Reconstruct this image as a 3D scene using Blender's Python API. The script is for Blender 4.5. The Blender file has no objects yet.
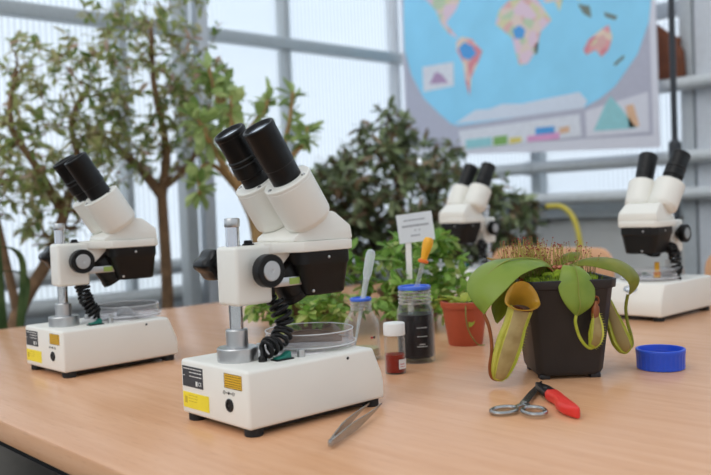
import bpy, bmesh, math, random
import numpy as np
from mathutils import Matrix, Vector, noise
PI = math.pi
scene = bpy.context.scene
col = scene.collection
T = 0.74                                   # height of the table top above the floor

# ------------------------------------------------------------------ camera, sky, sun, exposure
# room axes: X runs along the window wall, Y points at the window wall, Z is up
HEAD, PITCH, ROLL = 0.745, 0.0353, -0.0398
cd = bpy.data.cameras.new('camera')
cam = bpy.data.objects.new('camera', cd); col.objects.link(cam)
cp, sp = math.cos(PITCH), math.sin(PITCH)
r0, f0, u0 = Vector((1, 0, 0)), Vector((0, cp, -sp)), Vector((0, sp, cp))
rt = math.cos(ROLL) * r0 + math.sin(ROLL) * u0
up = -math.sin(ROLL) * r0 + math.cos(ROLL) * u0
mx = Matrix((rt, up, -f0)).transposed().to_4x4()
cam.matrix_world = Matrix.Translation((0, 0, T + .2179)) @ Matrix.Rotation(-HEAD, 4, 'Z') @ mx
cd.sensor_width = 36; cd.lens = 839.66 / 711 * 36
cd.clip_start = .02; cd.clip_end = 200
cd.dof.use_dof = True; cd.dof.focus_distance = .97; cd.dof.aperture_fstop = 5.2
scene.camera = cam

def srgb(*c):
    if len(c) == 1: c = c[0]
    return tuple(((v / 255) / 12.92 if v / 255 <= .04045 else ((v / 255 + .055) / 1.055) ** 2.4) for v in c)

w = bpy.data.worlds.new('sky'); scene.world = w; w.use_nodes = True
nt = w.node_tree; nt.nodes.clear()
wo = nt.nodes.new('ShaderNodeOutputWorld'); bg = nt.nodes.new('ShaderNodeBackground')
tc = nt.nodes.new('ShaderNodeTexCoord'); nz = nt.nodes.new('ShaderNodeTexNoise'); cr = nt.nodes.new('ShaderNodeValToRGB')
mp = nt.nodes.new('ShaderNodeMapping'); mp.inputs['Scale'].default_value = (1, 1, 3)
nz.inputs['Scale'].default_value = 2.2; nz.inputs['Detail'].default_value = 3
cr.color_ramp.elements[0].position = .3; cr.color_ramp.elements[0].color = (.74, .83, .95, 1)
cr.color_ramp.elements[1].position = .65; cr.color_ramp.elements[1].color = (1.0, 1.0, 1.0, 1)
nt.links.new(tc.outputs['Generated'], mp.inputs['Vector']); nt.links.new(mp.outputs[0], nz.inputs['Vector'])
nt.links.new(nz.outputs['Fac'], cr.inputs['Fac']); nt.links.new(cr.outputs[0], bg.inputs['Color'])
bg.inputs['Strength'].default_value = 1.35
nt.links.new(bg.outputs[0], wo.inputs['Surface'])

sd = bpy.data.lights.new('sun', 'SUN'); sd.energy = 2.2; sd.angle = math.radians(50); sd.color = (1.0, .97, .92)
sun = bpy.data.objects.new('sun', sd); col.objects.link(sun)
sun.rotation_euler = Vector((.75, .05, -.85)).to_track_quat('-Z', 'Y').to_euler()

scene.view_settings.view_transform = 'Standard'
scene.view_settings.look = 'None'
scene.view_settings.gamma = 1
scene.view_settings.use_curve_mapping = False
scene.view_settings.exposure = 0.55

# ------------------------------------------------------------------ materials
MATS = {}
def base_mat(name):
    m = bpy.data.materials.new(name); m.use_nodes = True
    n = m.node_tree.nodes; return m, n, m.node_tree.links, n['Principled BSDF']
def mat(name, rgb, rough=.5, metal=0., spec=.5, var=.06, scale=60., bump=0., coat=0., trans=0., sub=0.):
    if name in MATS: return MATS[name]
    m, n, l, b = base_mat(name)
    c = srgb(rgb)
    t = n.new('ShaderNodeTexCoord'); z = n.new('ShaderNodeTexNoise'); z.inputs['Scale'].default_value = scale
    z.inputs['Detail'].default_value = 4
    r = n.new('ShaderNodeValToRGB')
    r.color_ramp.elements[0].position = .3; r.color_ramp.elements[1].position = .7
    r.color_ramp.elements[0].color = tuple(max(0, v * (1 - var)) for v in c) + (1,)
    r.color_ramp.elements[1].color = tuple(min(1, v * (1 + var)) for v in c) + (1,)
    l.new(t.outputs['Object'], z.inputs['Vector']); l.new(z.outputs['Fac'], r.inputs['Fac']); l.new(r.outputs[0], b.inputs['Base Color'])
    b.inputs['Roughness'].default_value = rough; b.inputs['Metallic'].default_value = metal
    b.inputs['Specular IOR Level'].default_value = spec; b.inputs['Coat Weight'].default_value = coat
    if trans: b.inputs['Transmission Weight'].default_value = trans
    if sub: b.inputs['Subsurface Weight'].default_value = sub; b.inputs['Subsurface Radius'].default_value = (.004, .003, .002)
    if bump:
        bp = n.new('ShaderNodeBump'); bp.inputs['Strength'].default_value = bump; bp.inputs['Distance'].default_value = .001
        l.new(z.outputs['Fac'], bp.inputs['Height']); l.new(bp.outputs[0], b.inputs['Normal'])
    MATS[name] = m; return m
def leaf_mat(name, rgb, rgb2, rough=.45, translu=.35, spec=.4, scale=14.):
    """leaf: two tones over the blade, light shines through"""
    m, n, l, b = base_mat(name)
    t = n.new('ShaderNodeTexCoord'); z = n.new('ShaderNodeTexNoise'); z.inputs['Scale'].default_value = scale
    r = n.new('ShaderNodeValToRGB'); r.color_ramp.elements[0].position = .35; r.color_ramp.elements[1].position = .65
    r.color_ramp.elements[0].color = srgb(rgb) + (1,); r.color_ramp.elements[1].color = srgb(rgb2) + (1,)
    oi = n.new('ShaderNodeObjectInfo'); ad = n.new('ShaderNodeMath'); ad.operation = 'MULTIPLY_ADD'; ad.inputs[1].default_value = .4
    sb = n.new('ShaderNodeMath'); sb.operation = 'SUBTRACT'; sb.inputs[1].default_value = .2
    l.new(oi.outputs['Random'], ad.inputs[0]); l.new(z.outputs['Fac'], ad.inputs[2]); l.new(ad.outputs[0], sb.inputs[0])
    l.new(t.outputs['Object'], z.inputs['Vector']); l.new(sb.outputs[0], r.inputs['Fac']); l.new(r.outputs[0], b.inputs['Base Color'])
    b.inputs['Roughness'].default_value = rough; b.inputs['Specular IOR Level'].default_value = spec
    tr = n.new('ShaderNodeBsdfTranslucent'); l.new(r.outputs[0], tr.inputs['Color'])
    mxs = n.new('ShaderNodeMixShader'); mxs.inputs[0].default_value = translu
    l.new(b.outputs[0], mxs.inputs[1]); l.new(tr.outputs[0], mxs.inputs[2]); l.new(mxs.outputs[0], n['Material Output'].inputs['Surface'])
    MATS[name] = m; return m
def clear_mat(name, tint=(1, 1, 1), body=.06, gloss_rough=.03, body_col=(.9, .92, .92), ior=1.45, edge=.9):
    """thin clear glass or plastic wall: see-through, fresnel gloss, a little haze"""
    m = bpy.data.materials.new(name); m.use_nodes = True; n = m.node_tree.nodes; l = m.node_tree.links; n.clear()
    o = n.new('ShaderNodeOutputMaterial'); tr = n.new('ShaderNodeBsdfTransparent'); tr.inputs[0].default_value = tint + (1,)
    df = n.new('ShaderNodeBsdfDiffuse'); df.inputs[0].default_value = body_col + (1,)
    gl = n.new('ShaderNodeBsdfGlossy'); gl.inputs['Roughness'].default_value = gloss_rough
    lw = n.new('ShaderNodeLayerWeight'); lw.inputs['Blend'].default_value = .4
    pw = n.new('ShaderNodeMath'); pw.operation = 'POWER'; pw.inputs[1].default_value = 2.5
    fr = n.new('ShaderNodeMath'); fr.operation = 'MULTIPLY_ADD'; fr.inputs[1].default_value = .45; fr.inputs[2].default_value = .007
    l.new(lw.outputs['Facing'], pw.inputs[0]); l.new(pw.outputs[0], fr.inputs[0])
    mr = n.new('ShaderNodeMapRange'); mr.inputs['To Min'].default_value = body; mr.inputs['To Max'].default_value = body + .45 * edge
    l.new(pw.outputs[0], mr.inputs['Value'])
    m1 = n.new('ShaderNodeMixShader'); m2 = n.new('ShaderNodeMixShader')
    l.new(mr.outputs[0], m1.inputs[0]); l.new(tr.outputs[0], m1.inputs[1]); l.new(df.outputs[0], m1.inputs[2])
    l.new(fr.outputs[0], m2.inputs[0]); l.new(m1.outputs[0], m2.inputs[1]); l.new(gl.outputs[0], m2.inputs[2])
    l.new(m2.outputs[0], o.inputs['Surface']); MATS[name] = m; return m

def table_mat():
    m, n, l, b = base_mat('beech_laminate')
    t = n.new('ShaderNodeTexCoord'); mp = n.new('ShaderNodeMapping'); mp.inputs['Scale'].default_value = (46, 3.2, 46)
    z = n.new('ShaderNodeTexNoise'); z.inputs['Scale'].default_value = 1.6; z.inputs['Detail'].default_value = 6; z.inputs['Distortion'].default_value = .4
    mp2 = n.new('ShaderNodeMapping'); mp2.inputs['Scale'].default_value = (320, 30, 320)
    z2 = n.new('ShaderNodeTexNoise'); z2.inputs['Scale'].default_value = 1.2; z2.inputs['Detail'].default_value = 2
    r = n.new('ShaderNodeValToRGB')
    r.color_ramp.elements[0].position = .3; r.color_ramp.elements[0].color = srgb(211, 158, 117) + (1,)
    r.color_ramp.elements[1].position = .7; r.color_ramp.elements[1].color = srgb(220, 170, 132) + (1,)
    r2 = n.new('ShaderNodeValToRGB')
    r2.color_ramp.elements[0].position = .28; r2.color_ramp.elements[0].color = (.92, .91, .90, 1)
    r2.color_ramp.elements[1].position = .42; r2.color_ramp.elements[1].color = (1, 1, 1, 1)
    mm = n.new('ShaderNodeMixRGB'); mm.blend_type = 'MULTIPLY'; mm.inputs[0].default_value = 1
    l.new(t.outputs['Object'], mp.inputs[0]); l.new(mp.outputs[0], z.inputs['Vector']); l.new(z.outputs['Fac'], r.inputs['Fac'])
    l.new(t.outputs['Object'], mp2.inputs[0]); l.new(mp2.outputs[0], z2.inputs['Vector']); l.new(z2.outputs['Fac'], r2.inputs['Fac'])
    l.new(r.outputs[0], mm.inputs[1]); l.new(r2.outputs[0], mm.inputs[2]); l.new(mm.outputs[0], b.inputs['Base Color'])
    b.inputs['Roughness'].default_value = .27; b.inputs['Specular IOR Level'].default_value = .45
    MATS['beech'] = m; return m

def pane_mat(name, axis, mixv=.45, dens=(.86, .90, .94)):
    """ribbed twin-wall plastic glazing: partly see-through, partly scattering, upright ribs"""
    m = bpy.data.materials.new(name); m.use_nodes = True; n = m.node_tree.nodes; l = m.node_tree.links; n.clear()
    o = n.new('ShaderNodeOutputMaterial'); tr = n.new('ShaderNodeBsdfTransparent'); tl = n.new('ShaderNodeBsdfTranslucent')
    df = n.new('ShaderNodeBsdfDiffuse'); df.inputs[0].default_value = (.75, .8, .85, 1)
    t = n.new('ShaderNodeTexCoord'); wv = n.new('ShaderNodeTexWave'); wv.bands_direction = axis
    wv.inputs['Scale'].default_value = 14; wv.inputs['Distortion'].default_value = 0
    r = n.new('ShaderNodeMapRange'); r.inputs['To Min'].default_value = mixv - .2; r.inputs['To Max'].default_value = mixv + .2
    rc = n.new('ShaderNodeValToRGB'); rc.color_ramp.elements[0].color = tuple(.72 * v for v in dens) + (1,); rc.color_ramp.elements[1].color = dens + (1,)
    tl.inputs[0].default_value = (.84, .88, .92, 1)
    m1 = n.new('ShaderNodeMixShader'); m2 = n.new('ShaderNodeMixShader'); m2.inputs[0].default_value = .12
    l.new(t.outputs['Object'], wv.inputs['Vector']); l.new(wv.outputs['Fac'], r.inputs['Value']); l.new(wv.outputs['Fac'], rc.inputs['Fac'])
    l.new(rc.outputs[0], tr.inputs[0]); l.new(r.outputs[0], m1.inputs[0]); l.new(tr.outputs[0], m1.inputs[1]); l.new(tl.outputs[0], m1.inputs[2])
    l.new(m1.outputs[0], m2.inputs[1]); l.new(df.outputs[0], m2.inputs[2]); l.new(m2.outputs[0], o.inputs['Surface'])
    MATS[name] = m; return m

table_mat()
def dimming_mat():  # greyed so that less daylight passes through
    m = bpy.data.materials.new('dimming_glazing'); m.use_nodes = True; n = m.node_tree.nodes; l = m.node_tree.links; n.clear()
    o = n.new('ShaderNodeOutputMaterial'); tr = n.new('ShaderNodeBsdfTransparent'); tr.inputs[0].default_value = (.72, .73, .74, 1)
    df = n.new('ShaderNodeBsdfDiffuse'); df.inputs[0].default_value = (.7, .72, .74, 1); m1 = n.new('ShaderNodeMixShader'); m1.inputs[0].default_value = .15
    l.new(tr.outputs[0], m1.inputs[1]); l.new(df.outputs[0], m1.inputs[2]); l.new(m1.outputs[0], o.inputs['Surface']); MATS['dimming_glazing'] = m
dimming_mat()
pane_mat('pane_left', 'X', .4); pane_mat('pane_right', 'Y', .5)
mat('scope_white', (233, 230, 221), .42, var=.012, scale=20)
mat('black_plastic', (15, 14, 14), .4, var=.1, spec=.3)
mat('black_gloss', (8, 7, 7), .26, var=.1, spec=.35)
mat('black_satin', (19, 17, 16), .42, var=.12, spec=.3)
mat('rubber', (20, 20, 20), .7)
mat('chrome', (205, 205, 208), .06, 1.0, var=.03)
mat('aluminium', (196, 196, 196), .34, 1.0, var=.04)
mat('steel', (170, 170, 168), .27, 1.0, var=.08)
mat('lens_glass', (150, 160, 172), .08, 0, .8, var=.2, coat=1)
mat('plate_black', (52, 54, 58), .5); mat('print_white', (226, 226, 222), .6); mat('print_grey', (150, 154, 160), .7)
mat('label_yellow', (238, 216, 48), .5, var=.03); mat('label_amber', (226, 176, 20), .5, var=.03); mat('print_dark', (40, 36, 30), .6)
mat('print_ochre', (196, 170, 40), .6)
mat('switch_green', (22, 112, 96), .3); mat('tag_green', (150, 176, 84), .5)
mat('frosted', (226, 222, 220), .35, var=.02)
mat('badge_blue', (110, 124, 140), .4); mat('badge_white', (222, 226, 230), .4)
clear_mat('clear_dish', (.98, .97, .97), .045, body_col=(.92, .9, .9))
clear_mat('clear_glass', (.97, .98, .98), .012, body_col=(.9, .9, .88))
clear_mat('tube_glass', (.95, .96, .96), .16, body_col=(.9, .9, .9)); clear_mat('thread_glass', (.96, .95, .94), .16, body_col=(.92, .88, .84))  # thread_glass: highlights on the neck ribs put in as pale haze
clear_mat('rim_highlight', (.95, .95, .95), .5, body_col=(.95, .95, .95))
clear_mat('soft_plastic', (.95, .97, .98), .38, gloss_rough=.2, body_col=(.86, .93, .97))
mat('blue_plastic', (38, 84, 208), .35, var=.04, sub=.2); mat('ring_blue', (66, 108, 214), .35, var=.04)
mat('dark_red_liquid', (20, 3, 4), .3, spec=.05, var=.2); mat('red_liquid', (150, 34, 8), .3, spec=.05, var=.1); mat('clear_liquid', (208, 190, 150), .2)
mat('white_cap', (238, 236, 232), .45, var=.01); mat('card_white', (216, 222, 226), .5, var=.01); mat('label_white', (232, 228, 226), .6); mat('print_red', (200, 60, 70), .6)
mat('yellow_rubber', (236, 172, 36), .42, var=.04, sub=.15); mat('orange_rubber', (226, 112, 30), .45)
mat('pot_black', (34, 35, 38), .48, var=.18, scale=30, bump=.15); mat('terracotta', (176, 78, 48), .5, var=.06); mat('soil', (58, 42, 30), .95, var=.35, bump=1)
mat('moss', (150, 172, 44), .9, var=.35, scale=160, bump=1); mat('moss_dark', (100, 122, 34), .9, var=.3, scale=160)
mat('hair_stem', (168, 152, 72), .6, var=.2); mat('hair_red', (150, 62, 44), .4, var=.2)
mat('red_handle', (222, 52, 44), .42, var=.03); mat('knife_black', (30, 30, 32), .35)
mat('pipe_grey', (196, 200, 202), .42, var=.06); mat('post_grey', (182, 188, 192), .45, 0, var=.05); mat('frame_grey', (186, 192, 195), .5, var=.05)
mat('frame_white', (206, 210, 216), .5, var=.04); mat('sill_grey', (200, 200, 198), .6, var=.06, scale=6)
mat('dark_metal', (48, 52, 58), .5); mat('frame_black', (20, 20, 21), .6, spec=.2); mat('brown_wood', (110, 58, 28), .6, var=.2, scale=20); mat('hose_yellow', (206, 188, 70), .45)
mat('chair_ply', (226, 172, 130), .45, var=.04, scale=12); mat('chair_steel', (120, 122, 124), .35, .7)
mat('floor_dark', (26, 24, 24), .8, var=.2, scale=8); mat('gravel', (186, 186, 180), .9, var=.1, scale=4)
mat('bark_tree', (128, 98, 70), .85, var=.25, scale=40, bump=.8); mat('bark_jade', (170, 138, 92), .8, var=.2, scale=30, bump=.6); mat('bark_dark', (60, 46, 34), .85, var=.25)
mat('stem_green', (120, 128, 60), .6, var=.2); mat('planter', (116, 112, 106), .7); mat('planter_brown', (120, 88, 66), .7)
leaf_mat('tree_a', (150, 160, 92), (198, 198, 142), translu=.55); leaf_mat('tree_b', (172, 168, 116), (212, 202, 156), translu=.55); leaf_mat('tree_c', (112, 136, 74), (164, 176, 108), translu=.55); leaf_mat('tree_pink', (196, 164, 146), (214, 190, 170), translu=.5)
leaf_mat('jade_a', (152, 178, 108), (202, 216, 150), .35, .45); leaf_mat('jade_b', (114, 142, 76), (162, 180, 112), .35, .4)
leaf_mat('bush_a', (94, 106, 74), (138, 148, 106), .35, .3); leaf_mat('bush_b', (118, 94, 72), (154, 132, 102), .35, .3); leaf_mat('bush_c', (124, 140, 94), (170, 182, 138), .3, .3)
leaf_mat('low_a', (112, 156, 62), (166, 200, 100), translu=.45); leaf_mat('low_b', (90, 132, 54), (140, 174, 84), translu=.45); leaf_mat('low_c', (164, 184, 98), (204, 214, 136), translu=.45)
leaf_mat('fly_green', (150, 168, 44), (186, 190, 70))
leaf_mat('strap_green', (70, 96, 50), (110, 130, 76))
leaf_mat('nep_leaf', (116, 150, 54), (150, 172, 70), .35, .35, scale=30); leaf_mat('nep_leaf_dark', (124, 134, 30), (152, 152, 46), .35, .35, scale=30)
leaf_mat('nep_vein', (140, 152, 60), (160, 166, 80), .4, .3)
leaf_mat('pitcher_lime', (182, 188, 60), (212, 208, 92), .35, .3, scale=60); leaf_mat('pitcher_tan', (160, 136, 84), (186, 164, 112), .4, .25, scale=60)
leaf_mat('pitcher_lip', (158, 120, 30), (186, 140, 44), .3, .2, scale=50); leaf_mat('pitcher_red', (126, 66, 30), (154, 88, 46), .35, .2, scale=50)
mat('pitcher_inside', (84, 30, 18), .4, var=.2)
mat('poster_paper', (220, 220, 230), .55, var=.02); mat('poster_grey', (184, 184, 200), .55, var=.04); mat('map_ocean', (146, 216, 248), .55, var=.06, scale=5)

def country_mat(name, cols, scale):
    m, n, l, b = base_mat(name); t = n.new('ShaderNodeTexCoord'); v = n.new('ShaderNodeTexVoronoi'); v.inputs['Scale'].default_value = scale
    sp_ = n.new('ShaderNodeSeparateColor'); r = n.new('ShaderNodeValToRGB'); r.color_ramp.interpolation = 'CONSTANT'
    for i, c in enumerate(cols):
        e = r.color_ramp.elements[i] if i < 2 else r.color_ramp.elements.new(i / len(cols)); e.position = i / len(cols); e.color = srgb(c) + (1,)
    l.new(t.outputs['Object'], v.inputs['Vector']); l.new(v.outputs['Color'], sp_.inputs[0]); l.new(sp_.outputs[0], r.inputs['Fac']); l.new(r.outputs[0], b.inputs['Base Color'])
    b.inputs['Roughness'].default_value = .6; MATS[name] = m
country_mat('map_land', [(226, 206, 196), (222, 176, 172), (216, 210, 170), (190, 206, 176), (226, 200, 214)], 22)
country_mat('map_pink', [(228, 160, 164), (230, 190, 180), (220, 140, 150), (232, 210, 190)], 24)
mat('map_blue', (84, 160, 222), .6); mat('map_ice', (216, 224, 238), .6, var=.03); mat('map_white', (222, 224, 232), .6)
mat('map_teal', (150, 206, 212), .6); mat('map_green', (130, 176, 96), .6); mat('map_yellow', (224, 206, 110), .6); mat('map_magenta', (224, 160, 204), .6); mat('map_orange', (226, 184, 150), .6); mat('map_mauve', (180, 150, 184), .6); mat('map_dark', (120, 130, 120), .6)

# ------------------------------------------------------------------ mesh building helpers
class MB:
    def __init__(s): s.v = []; s.f = []; s.m = []
    def add(s, verts, faces, mi=0):
        k = len(s.v); s.v += [tuple(p) for p in verts]; s.f += [tuple(i + k for i in f) for f in faces]; s.m += [mi] * len(faces); return s
    def box(s, x0, x1, y0, y1, z0, z1, mi=0):
        return s.add([(x0, y0, z0), (x1, y0, z0), (x1, y1, z0), (x0, y1, z0), (x0, y0, z1), (x1, y0, z1), (x1, y1, z1), (x0, y1, z1)],
                     [(0, 3, 2, 1), (4, 5, 6, 7), (0, 1, 5, 4), (1, 2, 6, 5), (2, 3, 7, 6), (3, 0, 4, 7)], mi)
    def loft(s, loops, mi=0, cap0=True, cap1=True):
        n = len(loops[0]); V = [p for lp in loops for p in lp]; F = []
        for k in range(len(loops) - 1):
            for i in range(n):
                j = (i + 1) % n; F.append((k * n + i, k * n + j, (k + 1) * n + j, (k + 1) * n + i))
        if cap0: F.append(tuple(range(n - 1, -1, -1)))
        if cap1: F.append(tuple((len(loops) - 1) * n + i for i in range(n)))
        return s.add(V, F, mi)
    def lathe(s, prof, n=24, mtx=None, mi=0, cap0=True, cap1=True, lobes=0, amp=0.):
        loops = []
        for r, z in prof:
            lp = []
            for i in range(n):
                a = 2 * PI * i / n; rr = r * (1 + amp * math.cos(lobes * a)) if lobes else r
                p = Vector((rr * math.cos(a), rr * math.sin(a), z)); lp.append(tuple(mtx @ p) if mtx else tuple(p))
            loops.append(lp)
        return s.loft(loops, mi, cap0, cap1)
    def tube(s, pts, rad, n=8, mi=0, caps=True):
        P = [Vector(p) for p in pts]; m = len(P)
        R = [rad] * m if not hasattr(rad, '__len__') else list(rad)
        loops = []; prev = None
        for i in range(m):
            d = (P[min(i + 1, m - 1)] - P[max(i - 1, 0)])
            d = d.normalized() if d.length > 1e-9 else Vector((0, 0, 1))
            if prev is None:
                a = Vector((0, 0, 1)) if abs(d.z) < .9 else Vector((1, 0, 0)); x = d.cross(a).normalized()
            else:
                x = (prev - d * prev.dot(d)); x = x.normalized() if x.length > 1e-6 else d.orthogonal().normalized()
            prev = x; y = d.cross(x)
            loops.append([tuple(P[i] + R[i] * (math.cos(2 * PI * k / n) * x + math.sin(2 * PI * k / n) * y)) for k in range(n)])
        return s.loft(loops, mi, caps, caps)
    def prism(s, poly, z0, z1, mtx=None, mi=0):
        lo = [Vector((x, y, z0)) for x, y in poly]; hi = [Vector((x, y, z1)) for x, y in poly]
        if mtx: lo = [mtx @ p for p in lo]; hi = [mtx @ p for p in hi]
        return s.loft([[tuple(p) for p in lo], [tuple(p) for p in hi]], mi)
    def build(s, name, mats, parent=None, bevel=0., seg=2, ang=35., smooth=True, loc=None):
        me = bpy.data.meshes.new(name); me.from_pydata(s.v, [], s.f)
        if not isinstance(mats, (list, tuple)): mats = [mats]
        for m in mats: me.materials.append(MATS[m])
        me.polygons.foreach_set('material_index', s.m)
        bm = bmesh.new(); bm.from_mesh(me)
        bmesh.ops.recalc_face_normals(bm, faces=bm.faces)
        if bevel:
            ed = [e for e in bm.edges if len(e.link_faces) == 2 and e.calc_face_angle(0) > math.radians(28)]
            bmesh.ops.bevel(bm, geom=ed, offset=bevel, segments=seg, profile=.5, affect='EDGES', clamp_overlap=True)
        bm.to_mesh(me); bm.free()
        if smooth:
            me.polygons.foreach_set('use_smooth', [True] * len(me.polygons)); me.set_sharp_from_angle(angle=math.radians(ang))
        me.update()
        o = bpy.data.objects.new(name, me); col.objects.link(o)
        if parent: o.parent = parent
        if loc: o.location = loc
        return o
def tag(o, label=None, cat=None, group=None, kind=None):
    if label: o['label'] = label
    if cat: o['category'] = cat
    if group: o['group'] = group
    if kind: o['kind'] = kind
    return o
def thing(name, loc, rz, label, cat, group=None):
    o = bpy.data.objects.new(name, None); col.objects.link(o); o.empty_display_size = .02
    o.location = loc; o.rotation_euler = (0, 0, rz); return tag(o, label, cat, group)
def setting(name, loc=(0, 0, 0)):
    o = bpy.data.objects.new(name, None); col.objects.link(o); o.location = loc; o['kind'] = 'structure'; return o
def frame(pos, d, upv=(0, 0, 1), sc=1.):
    """matrix whose X runs along d and whose Z is near upv"""
    d = Vector(d).normalized(); upv = Vector(upv)
    y = upv.cross(d)
    if y.length < 1e-4: y = d.orthogonal()
    y.normalize(); z = d.cross(y)
    m = Matrix((d, y, z)).transposed().to_4x4() @ Matrix.Scale(sc, 4)
    m.translation = Vector(pos); return m
def axis_m(p, d):
    """matrix whose Z runs along d"""
    q = Vector(d).normalized().to_track_quat('Z', 'Y').to_matrix().to_4x4(); q.translation = Vector(p); return q
def smooth_path(pts, n=6):
    P = [Vector(p) for p in pts]; out = []
    for i in range(len(P) - 1):
        a, b, c, d = P[max(i - 1, 0)], P[i], P[i + 1], P[min(i + 2, len(P) - 1)]
        for k in range(n):
            t = k / n
            out.append(.5 * ((2 * b) + (-a + c) * t + (2 * a - 5 * b + 4 * c - d) * t * t + (-a + 3 * b - 3 * c + d) * t ** 3))
    out.append(P[-1]); return out

# ------------------------------------------------------------------ the setting
VW, UW = 3.0, 3.25                          # window wall (Y) and map wall (X)
floor = MB().box(-2.5, UW, -2.5, VW, -.05, 0).build('floor', 'floor_dark', smooth=False); tag(floor, kind='structure')
gnd = MB().box(-14, 16, -14, 16, -.12, -.051).build('ground', 'gravel', smooth=False); tag(gnd, 'pale ground outside the greenhouse glazing', 'ground', kind='structure')

wl = MB().box(-2.5, UW, VW - .02, VW + .08, 0, T - .16).build('wall_left', 'sill_grey', smooth=False); tag(wl, kind='structure')
wr = MB().box(UW - .02, UW + .08, -2.5, VW, 0, T + .15).build('wall_right', 'sill_grey', smooth=False); tag(wr, kind='structure')
for nm, bx_ in (('ceiling', (-2.5, UW, -2.5, VW, 3.2, 3.24)), ('wall_rear', (-2.5, UW, -2.54, -2.5, 0, 3.2)), ('wall_near', (-2.54, -2.5, -2.5, VW, 0, 3.2))):  # unseen roof and walls, added to lower the daylight indoors
    tag(MB().box(*bx_).build(nm, 'dimming_glazing', smooth=False), kind='structure')
for k in range(8):
    x = -2.4 + .78 * k
    tag(MB().box(x - .03, x + .03, -2.45, VW - .02, 3.08, 3.19).build('trim_%d' % (k + 1), 'frame_grey', smooth=False), kind='structure')
win = setting('window_1'); ZT = T + .958
mull = [-1.2, -.45, .35, .95, 1.56, 2.36, 3.06]
for i, x in enumerate(mull):
    MB().box(x - .016, x + .016, VW - .05, VW + .02, T - .16, T + 2.2).build('mullion', 'frame_white' if x > 3 else 'frame_grey', win, bevel=.004)
for z in (T - .14, ZT, T + 2.18):
    MB().box(-2.4, UW - .05, VW - .065, VW - .012, z - .025, z + .025).build('transom', 'frame_grey', win, bevel=.004)
ex = [-2.4] + mull + [UW]
for a, b in zip(ex[:-1], ex[1:]):
    if b - a < .06: continue
    for z0, z1 in ((T - .115, ZT - .02), (ZT + .02, T + 2.16)):
        MB().box(a + .015, b - .015, VW - .004, VW + .006, z0, z1).build('pane', 'pane_left', win, smooth=False)
win2 = setting('window_2')
mv = [-1.2, -.3, .55, 1.38, 2.25, 2.93]
for y in mv:
    MB().box(UW - .05, UW + .02, y - .025, y + .025, T + .15, T + 2.2).build('mullion', 'frame_grey', win2, bevel=.004)
for z in (T + .165, T + .95, T + 2.18):
    MB().box(UW - .06, UW - .01, -2.4, VW - .06, z - .03, z + .03).build('transom', 'frame_grey', win2, bevel=.004)
ey = [-2.4] + mv + [VW - .03]
for a, b in zip(ey[:-1], ey[1:]):
    for z0, z1 in ((T + .18, T + .92), (T + .98, T + 2.15)):
        MB().box(UW - .004, UW + .006, a + .02, b - .02, z0, z1).build('pane', 'pane_right', win2, smooth=False)

def pipe(p, q, r, label, group, m='pipe_grey'):
    o = thing('heating_pipe', p, 0, label, 'pipe', group); d = Vector(q) - Vector(p)
    MB().tube([(0, 0, 0), d], r, 16).build('pipe_run', m, o)
    for t in (.12, .37, .62, .87):
        c = d * t; n = d.normalized()
        MB().tube([c - n * .02, c + n * .02], r * 1.18, 16).build('bracket', 'frame_grey', o)
    return o
for z, tx in ((.642, 'top grey steel pipe on the map wall, right of the map'), (.362, 'grey steel pipe just below the map'), (.221, 'lowest grey steel pipe on the map wall, behind the yellow hose')):
    pipe((UW - .12, -2.3, T + z), (UW - .12, VW - .1, T + z), .027, tx, 'pipes on the map wall')
for z, tx in ((.02, 'grey heating pipe under the window, upper of two'), (-.085, 'grey heating pipe under the window, lower of two')):
    pipe((-2.3, VW - .14, T + z), (UW - .2, VW - .14, T + z), .03, tx, 'heating pipes under the window')
def post(x, y, a, b, label, m='post_grey', top=2.3):
    o = thing('steel_post', (x, y, 0), 0, label, 'post', 'upright greenhouse posts')
    MB().box(-a / 2, a / 2, -b / 2, b / 2, 0, T + top).build('shaft', m, o, bevel=.004)
    MB().box(-a * .6, a * .6, -b * .6, b * .6, 0, .012).build('base_plate', 'frame_grey', o)
post(1.68, 2.74, .05, .06, 'grey steel post in front of the window behind the round leaved succulent')
post(1.765, 2.74, .045, .05, 'slimmer pale post standing against the grey post at the window', 'frame_white')
post(3.185, 1.513, .05, .052, 'grey steel post right of the map behind the pipes')
post(3.185, 1.435, .05, .085, 'wide pale post at the right edge of the picture', 'frame_white')

# ------------------------------------------------------------------ table
U0, U1, V0, V1 = .329, 1.73, .14, 1.745
tb = thing('table', ((U0 + U1) / 2, (V0 + V1) / 2, 0), 0, 'large beech laminate table carrying the microscopes', 'table')
hx, hy = (U1 - U0) / 2, (V1 - V0) / 2
MB().box(-hx, hx, -hy, hy, T - .026, T).build('table_top', 'beech', tb, bevel=.004)
for sx in (-1, 1):
    for sy in (-1, 1):
        MB().box(sx * (hx - .09) - .025, sx * (hx - .09) + .025, sy * (hy - .09) - .025, sy * (hy - .09) + .025, 0, T - .026).build('leg', 'frame_black', tb, bevel=.004)
    MB().box(sx * (hx - .09) - .015, sx * (hx - .09) + .015, -hy + .115, hy - .115, T - .085, T - .027).build('apron', 'frame_black', tb)
for sy in (-1, 1):
    MB().box(-hx + .115, hx - .115, sy * (hy - .09) - .015, sy * (hy - .09) + .015, T - .085, T - .027).build('apron', 'frame_black', tb)

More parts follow.
